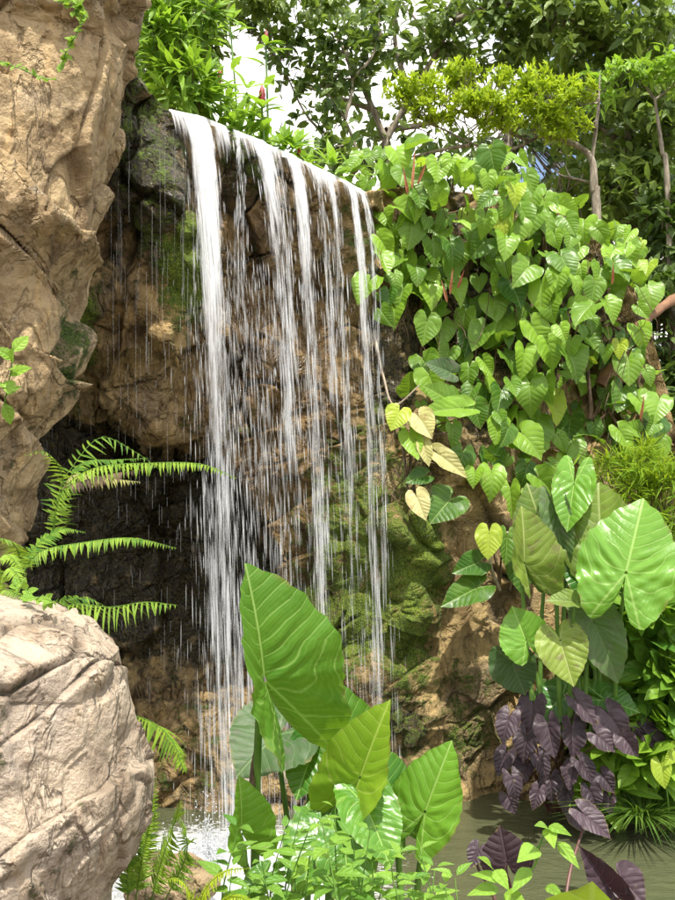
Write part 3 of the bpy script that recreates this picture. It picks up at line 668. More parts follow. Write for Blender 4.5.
for layer, (n, sp, dd) in enumerate(((205, 14, 0), (130, 15.5, .25), (50, 24, .45))):
    for (x, y) in vsample(n, sp):
        # hollows stay bare in front
        if layer == 0 and (hypot((x-400)/26, (y-345)/42) < 1 or hypot((x-470)/22, (y-440)/28) < 1 and rng.random() < .7 or hypot((x-590)/40, (y-395)/30) < 1 and rng.random() < .5): continue
        if hypot((x-395)/24, (y-352)/38) < 1: continue
        d = vdepth(x, y)+dd+rng.uniform(-.12, .12)
        if y > 430: d -= .12
        Lp = rng.uniform(14, 31)*(1.05 if layer == 0 else .95)*(1. if y > 250 else .92)
        if rng.random() < .15: Lp *= .7
        A = P(x, y-Lp*.25, d)
        tilt = rng.normal(0, .38); rec = rng.uniform(-.45, .15)
        t = nrm(np.array([sin(tilt), rec-.15, -cos(tilt)])); L = Lp*d/900
        nn = nrm(np.array([rng.normal(0, .42), -1., rng.normal(.42, .32)]))
        if rng.random() < .12: t = nrm(np.array([rng.normal(0, 1), -.4, .3])); nn = rdir(1, (0, -.6, 1))[0]
        i = int(np.argmin([hypot(x-v[0], y-v[1]) for v in VINES]))
        tone = np.clip(rng.normal(.55-.15*layer+.12*(y < 280), .26), 0, 1)  # back layers toned darker, top leaves lighter: shade and sunlight in the tone
        bb = vine_fol[i]
        if rng.random() < .02+.09*(y < 240): bb = vine_lime[i]
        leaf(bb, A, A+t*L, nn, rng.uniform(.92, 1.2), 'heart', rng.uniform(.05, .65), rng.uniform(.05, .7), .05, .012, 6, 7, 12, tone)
        if layer < 2:
            E = A+np.array([rng.normal(0, .05), .22, -rng.uniform(.0, .16)]); M = (A+E)/2+np.array([0, 0, .05])
            tube(vine_st[i], [A, M, E], .0035, .004, 4, 3, tone=.8)
# main woody stems and hanging aerial roots
def wander(x0, y0, x1, y1, d, k=5, a=7):
    t = np.linspace(0, 1, k); return [P(x0+(x1-x0)*s+rng.normal(0, a)*(0 < s < 1), y0+(y1-y0)*s+rng.normal(0, a)*(0 < s < 1), d+rng.normal(0, .04)) for s in t]
roots = [[] for _ in VINES]
for (x0, y0, x1, y1, i, r) in [(385, 300, 395, 180, 0, .016), (440, 330, 455, 175, 1, .016), (535, 320, 530, 190, 2, .018), (620, 330, 610, 240, 3, .018), (435, 420, 425, 260, 4, .016), (465, 440, 520, 300, 5, .018), (590, 420, 560, 300, 5, .02),
                               (630, 450, 640, 370, 6, .018), (600, 420, 650, 400, 6, .014), (450, 470, 560, 400, 7, .016), (530, 500, 520, 400, 7, .018), (560, 480, 600, 400, 7, .016), (470, 330, 560, 360, 5, .012)]:
    tube(vine_st[i], wander(x0, y0, x1, y1, 6.95, 6, 8), r, r*.7, 6, 5, tone=.4, bumpy=.4)
for k in range(120):
    x, y = rng.uniform(375, 650), rng.uniform(230, 500)
    if not inpoly(x, y, poly): continue
    i = int(np.argmin([hypot(x-v[0], y-v[1]) for v in VINES])); ln = rng.uniform(25, 90)
    roots[i].append(B()); tube(roots[i][-1], wander(x, y, x+rng.normal(0, 16), y+ln, rng.uniform(6.7, 6.95), 4, 5), rng.uniform(.002, .005), .0015, 4, 4, tone=rng.uniform(0, 1))
for (x, y, i, ln, dx) in [(412, 150, 0, 38, 3), (408, 165, 0, 30, -5), (418, 158, 0, 26, 10), (450, 268, 4, 26, 3), (447, 280, 4, 22, -5), (458, 270, 4, 18, 6), (612, 262, 3, 22, 2), (640, 395, 6, 24, 5)]:
    A = P(x, y+ln, 6.5); Bp = P(x+dx, y, 6.42); vine_sh[i].append(B()); lance(vine_sh[i][-1], A, Bp-A, (0, -1, .2), np.linalg.norm(Bp-A), .024, .1, .8, rng.uniform(.2, .9), 5, ([0, .2, .6, 1], [.5, 1, .6, .05]))
for (x, y, lab), f, s, r, sh, lm in zip(VINES, vine_fol, vine_st, roots, vine_sh, vine_lime):
    o = thing('climbing_vine', lab, 'vine', P(x, y+70, 6.95), 'climbing vines on the rock face')
    f.build('foliage', M_vine, o); lm.build('young_foliage', M_lime, o); s.build('stem', M_stem, o); [q.build('aerial_root', M_stem, o) for q in r]; [q.build('leaf_sheath', M_sheath, o) for q in sh]

# ------------------------------------------------------------------ plants whose leaves are listed one by one
# leaf: (attach x, y, depth, tip x, y, depth, width, kind, fold, normal, material, tone, shift, stalk base or None)
def aroid(name, label, cat, base, leaves, group=None, stalk_mat=None, r=.010, rings=12, rays=26, corr=.012, leaf_labels={}):
    bp = P(*base); o = thing(name, label, cat, bp, group)
    for li, (ax, ay, ad, tx, ty, td, w, kind, fold, nn, mat, tone, shift, sb) in enumerate(leaves):
        A = P(ax, ay, ad); T = P(tx, ty, td); b = B()
        n0 = tocam(A)+np.array(nn)
        leaf(b, A, T, n0, w, kind, fold, rng.uniform(.04, .18), .034, corr*1.3, 7, rings, rays, tone, shift)
        lo = b.build('leaf', mat, o)
        if li in leaf_labels: lo['label'] = leaf_labels[li]
        if sb is not None:
            S = P(*sb) if len(sb) == 3 else bp
            _, ey, ez = frame(T-A, n0); A2 = A-ez*.012
            mid = A*.45+S*.55+np.array([0, .03, .05])+(-ez)*.02
            s = B(); tube(s, [A2, A2-ez*.012-np.array([0, -.01, .06]), mid, S], r*.8, r*1.6, 8, 6, tone=.5); s.build('stalk', stalk_mat or M_stalk, lo)
    return o
U = 'ear'
# foreground centre
C1 = [(264, 680, 3.30, 250, 565, 3.22, .90, 'long', .80, (.78, 0, .1), M_ear, .45, .42, (254, 960, 3.4))]
o1 = aroid('elephant_ear_plant', 'tallest foreground elephant ear, its huge folded leaf on a single thick upright stalk', 'plant', (254, 960, 3.4), C1, 'elephant ear plants in the foreground', r=.012, rings=18, rays=40)
b = B(); tube(b, [P(252, 800, 3.37), P(252, 785, 3.37), P(253, 765, 3.38), P(255, 750, 3.39)], .016, .004, 8, 5, tone=.4); b.build('stalk_sheath', M_stem, o1)
C2 = [(278, 735, 3.75, 236, 772, 3.6, 1.50, U, .15, (-.3, 0, .5), M_grey, .25, 0, (300, 960, 3.75)), (312, 752, 3.72, 296, 800, 3.62, 1.0, U, .3, (.1, 0, .6), M_ear, .12, 0, (306, 960, 3.75)),
      (352, 762, 3.72, 334, 679, 3.66, .82, U, .3, (.5, 0, .1), M_ear, .32, 0, (330, 960, 3.75)),
      (330, 815, 3.70, 355, 770, 3.75, 1.1, U, .2, (-.3, 0, .5), M_ear, .05, 0, (325, 960, 3.75))]
aroid('elephant_ear_plant', 'elephant ear with dark dull green leaves, behind the tallest foreground leaf', 'plant', (310, 960, 3.75), C2, 'elephant ear plants in the foreground')
C3 = [(360, 778, 3.40, 388, 700, 3.36, .88, U, .75, (-.30, 0, .1), M_lime, .10, -.25, (352, 960, 3.42)), (392, 800, 3.5, 378, 742, 3.55, .9, U, .3, (.4, 0, .2), M_ear, .10, 0, (362, 960, 3.45)),
      (366, 806, 3.35, 392, 866, 3.22, .95, U, .2, (.15, 0, .7), M_ear, .50, 0, (360, 960, 3.42)), (318, 838, 3.36, 298, 900, 3.22, 1.0, U, .2, (-.2, 0, .6), M_ear, .3, 0, (345, 960, 3.4)),
      (345, 850, 3.3, 352, 915, 3.2, 1.0, U, .2, (.0, 0, .6), M_ear, .4, 0, (350, 960, 3.4))]
aroid('elephant_ear_plant', 'elephant ear with one pointed yellow-green leaf held up in the foreground centre', 'plant', (352, 960, 3.42), C3, 'elephant ear plants in the foreground', leaf_labels={0: 'pointed yellow-green leaf held upright'})
C4 = [(425, 812, 3.45, 451, 741, 3.42, .90, U, .28, (-.15, 0, .15), M_ear, .80, -.1, (412, 960, 3.5)), (398, 822, 3.50, 372, 780, 3.5, 1.0, U, .2, (-.1, 0, .4), M_ear, .3, 0, (405, 960, 3.5))]
aroid('elephant_ear_plant', 'elephant ear with a bright upright leaf pointing right, against the pool', 'plant', (412, 960, 3.5), C4, 'elephant ear plants in the foreground')
C5 = [(241, 832, 3.28, 242, 777, 3.24, 1.0, U, .7, (.6, 0, .1), M_ear, .85, .5, (262, 960, 3.3)), (262, 878, 3.2, 240, 900, 3.15, .9, U, .2, (.2, 0, .8), M_ear, .3, 0, (262, 960, 3.3))]
aroid('elephant_ear_plant', 'small elephant ear with a bright folded leaf at the lower left of the foreground group', 'plant', (262, 960, 3.3), C5, 'elephant ear plants in the foreground')
# right bank group
R1 = [(626, 573, 5.2, 644, 496, 5.3, 1.10, U, .06, (.05, 0, .35), M_ear, .85, 0, (615, 700, 5.6))]
aroid('elephant_ear_plant', 'elephant ear with the largest flat leaf facing the viewer at the right edge', 'plant', (615, 705, 5.6), R1, 'elephant ear plants on the right bank', rings=18, rays=40, leaf_labels={0: 'huge broad leaf with pale weathered lobes'})
R2 = [(602, 545, 5.5, 597, 480, 5.6, 1.10, U, .22, (-.35, 0, -.1), M_old, .35, 0, (600, 705, 5.7)), (590, 555, 5.62, 578, 600, 5.5, 1.0, U, .3, (-.1, 0, .3), M_ear, .0, 0, (598, 705, 5.7))]
aroid('elephant_ear_plant', 'elephant ear with an upright olive leaf half hidden behind the largest leaf', 'plant', (600, 705, 5.7), R2, 'elephant ear plants on the right bank')
R3 = [(524, 563, 5.5, 523, 506, 5.5, 1.1, U, .72, (.62, 0, 0), M_old, .55, .5, (532, 700, 5.6)), (548, 548, 5.65, 528, 482, 5.7, 1.05, U, .4, (.3, 0, .1), M_old, .05, 0, (540, 700, 5.7)),
      (574, 484, 5.6, 567, 531, 5.5, .80, U, .35, (0, 0, .1), M_ear, .8, 0, (560, 700, 5.7)), (556, 518, 5.6, 566, 575, 5.55, .55, U, .5, (0, 0, .2), M_grey, .8, 0, (560, 700, 5.7))]
aroid('elephant_ear_plant', 'elephant ear with a narrow folded yellow-olive leaf beside the bare brown rock', 'plant', (540, 705, 5.65), R3, 'elephant ear plants on the right bank')
R4 = [(526, 640, 5.45, 512, 606, 5.5, 1.35, U, .35, (-.1, 0, .2), M_ear, .92, 0, (545, 715, 5.6)), (560, 640, 5.35, 574, 686, 5.25, 1.12, 'heart', .2, (0, 0, .35), M_old, .75, 0, (560, 715, 5.6)),
      (594, 622, 5.4, 620, 684, 5.35, .75, U, .35, (.1, 0, .2), M_grey, .9, 0, (585, 715, 5.6)), (512, 662, 5.6, 525, 695, 5.6, 1.3, U, .3, (-.2, 0, .2), M_grey, .15, 0, (540, 715, 5.7)),
      (575, 602, 5.3, 545, 600, 5.3, .8, U, .4, (0, 0, 1.), M_old, .3, 0, (570, 715, 5.6)), (585, 645, 5.5, 583, 605, 5.5, .9, U, .3, (.3, 0, .2), M_ear, .7, 0, (580, 715, 5.6)),
      (605, 700, 5.6, 640, 712, 5.5, 1.0, U, .2, (0, 0, .6), M_ear, .2, 0, (590, 735, 5.7)), (560, 700, 5.8, 530, 725, 5.7, 1.0, U, .2, (0, 0, .6), M_ear, .0, 0, (560, 735, 5.8))]
aroid('elephant_ear_plant', 'low elephant ear whose mottled leaves hang just above the purple taro', 'plant', (565, 720, 5.6), R4, 'elephant ear plants on the right bank')
# leaf entering at the bottom edge
RB = [(590, 990, 2.9, 592, 884, 2.75, 1.5, U, .25, (0, 0, .6), M_lime, .45, 0, (592, 1180, 3.0))]
aroid('elephant_ear_plant', 'bright light green leaf rising from below at the bottom right edge', 'plant', (592, 1180, 3.0), RB)
# small philodendrons on bare rock
S1 = [(489, 533, 6.1, 488, 560, 6.05, 1.0, 'heart', .15, (0, 0, .2), M_lime, .75, 0, (500, 585, 6.3)), (507, 537, 6.15, 506, 566, 6.1, .8, 'heart', .5, (.3, 0, 0), M_vine, .3, 0, (500, 585, 6.3)),
      (478, 563, 6.15, 453, 572, 6.05, .9, 'heart', .3, (0, 0, .3), M_vine, .05, 0, (500, 585, 6.3)), (477, 588, 6.1, 441, 606, 6.0, .8, 'heart', .25, (0, 0, .5), M_vine, .12, 0, (500, 588, 6.3)),
      (520, 560, 6.25, 522, 595, 6.2, .9, 'heart', .3, (0, 0, .2), M_vine, .1, 0, (510, 590, 6.35))]
o = aroid('rock_philodendron', 'small philodendron with one yellow leaf rooted on the bare brown rock', 'plant', (500, 590, 6.32), S1, stalk_mat=M_stem, r=.005, rings=8, rays=14)
b = B(); tube(b, [P(500, 590, 6.3), P(492, 570, 6.2), P(490, 550, 6.2), P(500, 535, 6.25), P(518, 531, 6.35)], .012, .008, 6, 6); b.build('stem', M_root, o)
S2 = [(399, 412, 6.05, 391, 430, 6.0, 1.2, 'heart', .2, (0, 0, .3), M_lime, .8, 0, (408, 480, 6.2)), (420, 418, 6.1, 432, 438, 6.0, 1.0, 'heart', .3, (0, 0, .3), M_pale, .6, 0, (410, 470, 6.2)),
      (410, 435, 6.1, 418, 460, 6.0, .8, 'heart', .3, (0, 0, .3), M_vine, .9, 0, (410, 480, 6.2)), (424, 445, 6.05, 429, 466, 6.0, .7, 'heart', .3, (0, 0, .3), M_pale, .4, 0, (412, 480, 6.2)),
      (440, 455, 6.1, 468, 477, 6.05, .6, 'heart', .3, (0, 0, .5), M_pale, .55, 0, (415, 480, 6.25)), (417, 497, 6.0, 426, 520, 5.95, .95, 'heart', .2, (0, 0, .2), M_pale, .95, 0, (412, 480, 6.2)),
      (424, 476, 6.1, 405, 482, 6.05, 1.0, 'heart', .3, (0, 0, .5), M_vine, .0, 0, (412, 490, 6.2)), (450, 500, 6.15, 430, 522, 6.05, 1.25, 'heart', .2, (0, 0, .4), M_vine, .15, 0, (420, 490, 6.25)),
      (450, 372, 6.3, 425, 362, 6.25, .9, 'heart', .3, (0, 0, .5), M_grey, .3, 0, (412, 450, 6.4)), (448, 400, 6.25, 425, 385, 6.2, 1.1, 'heart', .2, (0, 0, .6), M_vine, .5, 0, (412, 450, 6.4)), (462, 408, 6.2, 420, 412, 6.1, .6, 'heart', .3, (0, 0, .6), M_vine, .7, 0, (415, 450, 6.3))]
o = aroid('rock_philodendron', 'philodendron with pale yellow leaves and dangling roots beside the mossy ledge', 'plant', (408, 490, 6.25), S2, stalk_mat=M_stem, r=.005, rings=8, rays=14)
b = B()
for k in range(26):
    x = rng.uniform(380, 432); y = rng.uniform(420, 490); b = B(); tube(b, wander(x, y, x+rng.normal(0, 14), y+rng.uniform(25, 80), 6.15, 4, 4), .004, .0015, 4, 4, tone=rng.random()); b.build('aerial_root', M_stem, o)
b = B(); tube(b, [P(375, 338, 6.4), P(383, 375, 6.3), P(394, 405, 6.25), P(420, 385, 6.2)], .012, .005, 6, 6); tube(b, [P(394, 405, 6.25), P(402, 440, 6.2), P(408, 490, 6.25)], .012, .010, 6, 6); b.build('stem', M_root, o)

# purple taro at the pool edge
TL = [(530, 718, 34, -.2), (547, 740, 36, .1), (567, 742, 34, 0), (578, 715, 34, .55), (606, 730, 38, .45), (525, 748, 30, -.2), (596, 746, 26, .7), (580, 775, 28, .5), (548, 790, 26, 0), (515, 788, 26, .2), (523, 775, 28, -.4),
      (560, 800, 24, -.2), (585, 800, 24, .2), (598, 785, 22, .5), (535, 800, 22, -.3), (572, 822, 26, .4), (508, 730, 30, -.3), (505, 765, 26, -.4), (590, 815, 20, .3), (566, 778, 24, -.3), (540, 768, 26, .3), (600, 805, 18, -.1), (512, 805, 20, .3), (640, 745, 34, .75), (618, 748, 24, .5)]
o = thing('purple_taro', 'clump of hanging dark purple taro leaves at the far pool edge', 'plant', P(560, 812, 5.95))
for (x, y, Lp, ti) in TL:
    x = 560+(x-560)*1.12+4; d = rng.uniform(5.30, 5.6); Lp *= 1.08; b = B(); A = P(x-ti*Lp*.3, y-Lp*.35, d); t = nrm(np.array([sin(ti*1.2), -.25, -cos(ti*1.2)]))
    leaf(b, A, A+t*Lp*.78*d/900, tocam(A)+np.array([rng.normal(0, .35), 0, rng.uniform(.1, .6)]), rng.uniform(.85, 1.15), 'taro', rng.uniform(.1, .5), rng.uniform(.1, .4), .06, .012, 6, 9, 16, rng.uniform(.1, .9))
    lo = b.build('leaf', M_purple, o)
    S = P(560+rng.normal(0, 12), 812, 5.95); b = B(); tube(b, [A, A+[0, .06, -.06], (A+S)/2+[0, .1, .05], S], .004, .007, 5, 5, tone=rng.random()); b.build('stalk', M_purstalk, lo)
F1 = [(507, 862, 3.75, 500, 826, 3.72, 1.35, 'taro', .12, (-.1, 0, .2), M_purple, .8, 0, (520, 960, 3.8)), (478, 850, 3.9, 470, 868, 3.85, 1., 'taro', .3, (-.1, 0, .2), M_purple, .5, 0, (510, 960, 3.8))]
aroid('purple_taro', 'broad dark purple leaf in the foreground, beside the thin green sprig', 'plant', (520, 960, 3.8), F1, None, M_purstalk, .006, 10, 20)
F2 = [(610, 888, 3.7, 578, 845, 3.65, .62, 'taro', .75, (-.4, 0, .5), M_purple, .4, 0, (548, 960, 3.75)), (622, 880, 3.78, 646, 905, 3.7, 1.3, 'taro', .35, (.1, 0, .4), M_purple, .7, 0, (560, 960, 3.8)), (585, 815, 4.6, 612, 838, 4.55, .9, 'taro', .2, (.1, 0, .8), M_purple, .6, 0, (560, 960, 4.2))]
aroid('purple_taro', 'rolled dark purple leaves on an arching stalk over the pool at bottom right', 'plant', (555, 960, 3.78), F2, None, M_purstalk, .006, 10, 20)

# ------------------------------------------------------------------ ferns
def frond(b, pts, n=34, plen=.09, pw=.016, prof=([0, .15, .5, 1], [.5, .9, 1., .12]), up=(0, -.2, 1), droop=.35, ang=68, tone=.6, r=.0022, start=.12):
    c = catmull(pts, 14); seg = np.r_[0, np.cumsum(np.linalg.norm(np.diff(c, axis=0), axis=1))]; s = np.linspace(start, .995, n)
    Q = np.stack([np.interp(s*seg[-1], seg, c[:, k]) for k in range(3)], -1); T = nrm(np.gradient(Q, axis=0))
    up = np.asarray(up, float)
    for sd in (-1, 1):
        e = nrm(np.cross(T, up))*sd; nn = nrm(np.cross(e, T))*sd; nn = nn*np.sign(nn@up)[:, None]
        a = np.radians(ang+rng.normal(0, 9, n))[:, None]
        Dv = T*np.cos(a)+e*np.sin(a)-np.array([0, 0, droop])*rng.uniform(.7, 1.2, (n, 1))
        L = plen*np.interp(s, *prof)*rng.uniform(.75, 1.12, n)*np.where(rng.random(n) < .04, .4, 1)
        lance(b, Q, Dv, nn, L, np.minimum(pw, L*.35), .22, .25, np.clip(tone+rng.normal(0, .25, n), 0, 1), 5, ([0, .12, .5, 1], [.55, 1, .7, .05]))
    tube(b, pts, r, r*.4, 5, 12, tone=.3)
FERN = [
 ('fern', 'upper fern reaching right across the dark cave mouth, partly browned', (50, 545, 3.55),
  [([(50, 545, 3.55), (62, 492, 3.5), (95, 468, 3.45), (150, 463, 3.4), (200, 464, 3.32), (236, 478, 3.25)], 46, .085, .55, .75, M_fern), ([(50, 545, 3.55), (60, 490, 3.6), (70, 470, 3.65), (100, 438, 3.7), (135, 452, 3.75), (160, 470, 3.8)], 26, .10, .2, .35, M_fern),
   ([(50, 545, 3.55), (62, 490, 3.55), (60, 470, 3.5), (45, 452, 3.4), (25, 455, 3.35)], 18, .07, .3, .8, M_fern), ([(62, 490, 3.5), (75, 475, 3.5), (105, 478, 3.55), (140, 482, 3.6)], 22, .06, .6, .0, M_pale), ([(64, 488, 3.48), (80, 482, 3.45), (110, 474, 3.42), (150, 470, 3.4)], 26, .05, .9, .0, M_stem), ([(66, 482, 3.5), (85, 462, 3.55), (115, 460, 3.6), (148, 458, 3.6)], 26, .045, .3, .1, M_fern)]),
 ('fern', 'middle fern with one straight bright frond above the pale boulder', (22, 572, 3.3),
  [([(22, 575, 3.3), (40, 552, 3.25), (80, 543, 3.2), (130, 538, 3.12), (176, 548, 3.05)], 42, .062, .55, .6, M_fern), ([(22, 575, 3.3), (35, 548, 3.35), (60, 530, 3.4), (85, 532, 3.45)], 24, .06, .1, .35, M_fern), ([(22, 575, 3.3), (18, 552, 3.2), (8, 540, 3.1), (-20, 538, 3.0)], 22, .07, .3, .5, M_fern)]),
 ('fern', 'lower fern with a fan of long thin leaflets behind the top of the boulder', (50, 612, 3.2),
  [([(48, 615, 3.3), (75, 604, 3.25), (110, 607, 3.2), (145, 602, 3.15), (176, 605, 3.1)], 26, .125, .75, .75, M_fern), ([(48, 615, 3.3), (60, 602, 3.3), (85, 598, 3.35), (105, 606, 3.4)], 16, .06, .1, .3, M_fern)]),
 ('fern', 'yellowing fern at the left edge, resting on top of the boulder', (-5, 600, 2.9),
  [([(-8, 610, 2.9), (0, 585, 2.85), (10, 568, 2.8), (28, 590, 2.7)], 22, .05, .3, .9, M_fern), ([(-8, 600, 2.9), (-2, 565, 2.9), (8, 555, 2.85), (25, 575, 2.8)], 22, .05, .3, .85, M_fern), ([(-10, 605, 2.85), (5, 590, 2.75), (25, 598, 2.65), (45, 600, 2.6)], 20, .03, .3, .8, M_fern)]),
 ('fern', 'drooping frond like a small palm leaf at the right side of the boulder', (118, 722, 3.0),
  [([(112, 728, 3.0), (128, 716, 3.0), (152, 722, 2.95), (172, 740, 2.9), (184, 770, 2.85)], 24, .13, 1.1, .8, M_fern)]),
 ('fern', 'upright fern with rows of light leaflets between the boulder and the splash', (135, 895, 3.0),
  [([(135, 905, 3.0), (142, 860, 3.0), (150, 820, 2.98), (155, 778, 2.95)], 40, .055, -.1, .8, M_fern), ([(150, 905, 3.05), (162, 860, 3.0), (174, 825, 2.95), (180, 800, 2.85)], 40, .075, .15, .75, M_fern), ([(128, 905, 3.0), (128, 870, 3.0), (135, 830, 3.0), (142, 800, 3.0)], 34, .05, .0, .5, M_fern),
   ([(165, 900, 3.1), (185, 860, 3.1), (186, 835, 3.05), (176, 812, 3.0)], 30, .06, .2, .6, M_fern)]),
 ('fern', 'pale yellow-green fern in front of the white splash at the bottom', (200, 925, 2.8),
  [([(195, 925, 2.8), (205, 890, 2.75), (225, 872, 2.7), (250, 868, 2.65)], 22, .045, .3, 1., M_bright), ([(195, 925, 2.8), (190, 895, 2.75), (180, 880, 2.7), (165, 880, 2.65)], 20, .045, .3, 1., M_bright), ([(205, 925, 2.8), (225, 900, 2.75), (240, 898, 2.7), (260, 905, 2.65)], 20, .045, .3, .9, M_bright)]),
]
for (nm, lab, base, fr) in FERN:
    o = thing(nm, lab, 'fern', P(*base), 'ferns around the boulder')
    for (pp, n, pl, dr, tn, mt) in fr:
        b = B(); frond(b, [P(*q) for q in pp], int(n*1.3) if pl < .1 else n, pl, .0115 if pl < .1 else .010, droop=dr, tone=tn, up=(0, -.55, 1)); b.build('frond', mt, o)

# ------------------------------------------------------------------ weeds, sprigs, creepers
def sprig(b, st, base, top, bend=(0, 0, 0), pairs=5, L=.075, w=.036, tone=.6, whorl=2, r=.003):
    A = np.asarray(base); T = np.asarray(top); pts = [A, (A*.5+T*.5)+np.asarray(bend), T]; tube(st, pts, r*1.3, r*.6, 5, 5, tone=rng.random())
    c = catmull(pts, 12); ph = rng.uniform(0, 3)
    for k in range(pairs):
        s = .35+.65*(k/(pairs-1) if pairs > 1 else 1); q = c[int(s*(len(c)-1))]
        for j in range(whorl):
            a = ph+k*1.57+j*2*pi/whorl+rng.normal(0, .25); el = rng.uniform(.1, .6)+.35*(k == pairs-1)
            dv = np.array([cos(a), sin(a), el]); sc_ = L*rng.uniform(.75, 1.15)*(1-.35*(k == pairs-1))
            lance(b, q+dv*.008, dv, (-.2*cos(a), -.2*sin(a)-.25, 1), sc_, w*sc_/L, rng.uniform(.2, .5), .25, np.clip(tone+rng.normal(0, .2), 0, 1), 7, ([0, .1, .3, .55, .8, 1], [.08, .6, 1, .85, .4, .03]))
def weedpatch(label, tops, d, L=.08, w=.04, tone=.6, mat=None, cat='plant', name='leafy_weed', pairs=5, group=None, stem=None, h=None):
    bx = P(np.mean([t[0] for t in tops]), 960, d); o = thing(name, label, cat, bx, group); b = B(); st = B()
    for (x, y) in tops:
        dd = d+rng.uniform(-.15, .15); T = P(x, y, dd); Bp = T.copy(); Bp[2] = max(.15, T[2]-(h or .45)); Bp[0] += rng.normal(0, .05); Bp[1] += rng.normal(0, .05)
        sprig(b, st, Bp, T, (rng.normal(0, .03), 0, 0), pairs, L, w, tone)
    b.build('foliage', mat or M_weed, o); st.build('stem', stem or M_stalk, o); return o
G = 'leafy weeds along the foreground bank'
weedpatch('leafy weed with pointed leaves beneath the tallest foreground leaf', [(238, 828), (262, 862), (285, 830), (300, 815), (278, 858), (250, 885), (295, 872), (232, 868), (310, 850)], 3.0, .092, .045, .40, group=G)
weedpatch('dense leafy weed below the centre elephant ears at the bottom edge', [(322, 822), (335, 808), (352, 838), (370, 830), (330, 862), (350, 872), (318, 885), (372, 862), (390, 858), (340, 890), (365, 895), (308, 832)], 2.95, .095, .046, .45, group=G)
weedpatch('leafy weed in front of the bright leaf that points right', [(402, 858), (420, 850), (435, 868), (412, 880), (395, 885), (445, 885), (425, 895), (385, 875), (455, 878)], 3.0, .092, .042, .5, group=G)
o = thing('sprig', 'thin sprig with light green leaves on a bare stem in front of the purple leaf', 'plant', P(515, 960, 3.1))
b = B(); st = B()
tube(st, [P(515, 960, 3.1), P(512, 895, 3.1), P(535, 865, 3.1), P(540, 845, 3.08), P(547, 828, 3.05)], .005, .0025, 6, 6, tone=.8); tube(st, [P(536, 862, 3.1), P(535, 850, 3.08), P(546, 842, 3.05), P(560, 843, 3.0)], .003, .002, 5, 5, tone=.8); tube(st, [P(512, 895, 3.1), P(500, 880, 3.08), P(492, 868, 3.05)], .003, .002, 5, 5, tone=.8)
for (x, y, tx, ty, w) in [(537, 848, 522, 856, .055), (548, 828, 540, 822, .03), (548, 828, 553, 842, .04), (549, 826, 566, 831, .03), (558, 842, 576, 862, .035), (500, 880, 480, 872, .035), (495, 870, 506, 884, .04), (530, 868, 515, 886, .04), (505, 893, 522, 900, .045), (492, 868, 485, 856, .03), (498, 888, 475, 890, .04), (546, 886, 560, 893, .03)]:
    A = P(x, y, 3.05); T = P(tx, ty, 2.98); lance(b, A, T-A, tocam(A)+np.array([0, 0, .6]), np.linalg.norm(T-A)*1.15, w*1.25, .2, .25, rng.uniform(.6, 1), 7, ([0, .1, .3, .55, .8, 1], [.08, .7, 1, .85, .4, .03]))
b.build('foliage', M_weed, o); st.build('stem', M_stalk, o)
def creeper(label, pts, n, Ls, mat, r=.003, tone=.6, tvar=.15):
    P0 = P(*pts[0]); o = thing('creeper', label, 'plant', P0, 'creepers on the tan rock'); st = B(); b = B(); pp = [P(*q) for q in pts]; tube(st, pp, r, r*.5, 5, 6, tone=.6); c = catmull(pp, 10)
    for k in range(n):
        q = c[int((.1+.9*k/n)*(len(c)-1))]; dv = rdir(1, (0, -.8, -.1))[0]
        lance(b, q, dv, (rng.normal(0, .4), -1, .6), Ls*rng.uniform(.7, 1.2), Ls*.7, .2, .2, np.clip(tone+rng.normal(0, tvar), 0, 1), 5, ([0, .2, .5, .8, 1], [.2, .9, 1, .6, .05]))
    b.build('foliage', mat, o); st.build('stem', M_stalk, o)
creeper('thin creeper dangling over the overhang at the top left', [(55, -12, 3.4), (75, 0, 3.36), (84, 15, 3.35), (76, 35, 3.34), (66, 52, 3.35), (60, 68, 3.38)], 46, .034, M_weed, tone=.8)
creeper('sparse creeper lying along the dark crack of the tan rock', [(-12, 58, 3.4), (8, 64, 3.38), (28, 72, 3.38), (42, 78, 3.38), (58, 80, 3.4)], 20, .026, M_weed, tone=.7)
creeper('creeper tuft with small leaves at the top edge of the tan rock', [(58, -10, 3.38), (66, 4, 3.36), (80, 8, 3.35), (72, 12, 3.35)], 30, .03, M_weed, tone=.7)
creeper('small plant with a few round leaves halfway up the tan rock at the left edge', [(3, 412, 3.5), (8, 385, 3.45), (12, 365, 3.42), (14, 345, 3.42)], 9, .075, M_weed, tone=.75)
creeper('low creeper with small leaves between the ferns and the pale boulder', [(10, 592, 2.75), (22, 584, 2.7), (30, 596, 2.6), (44, 598, 2.55), (55, 604, 2.5)], 26, .03, M_weed, tone=.7)

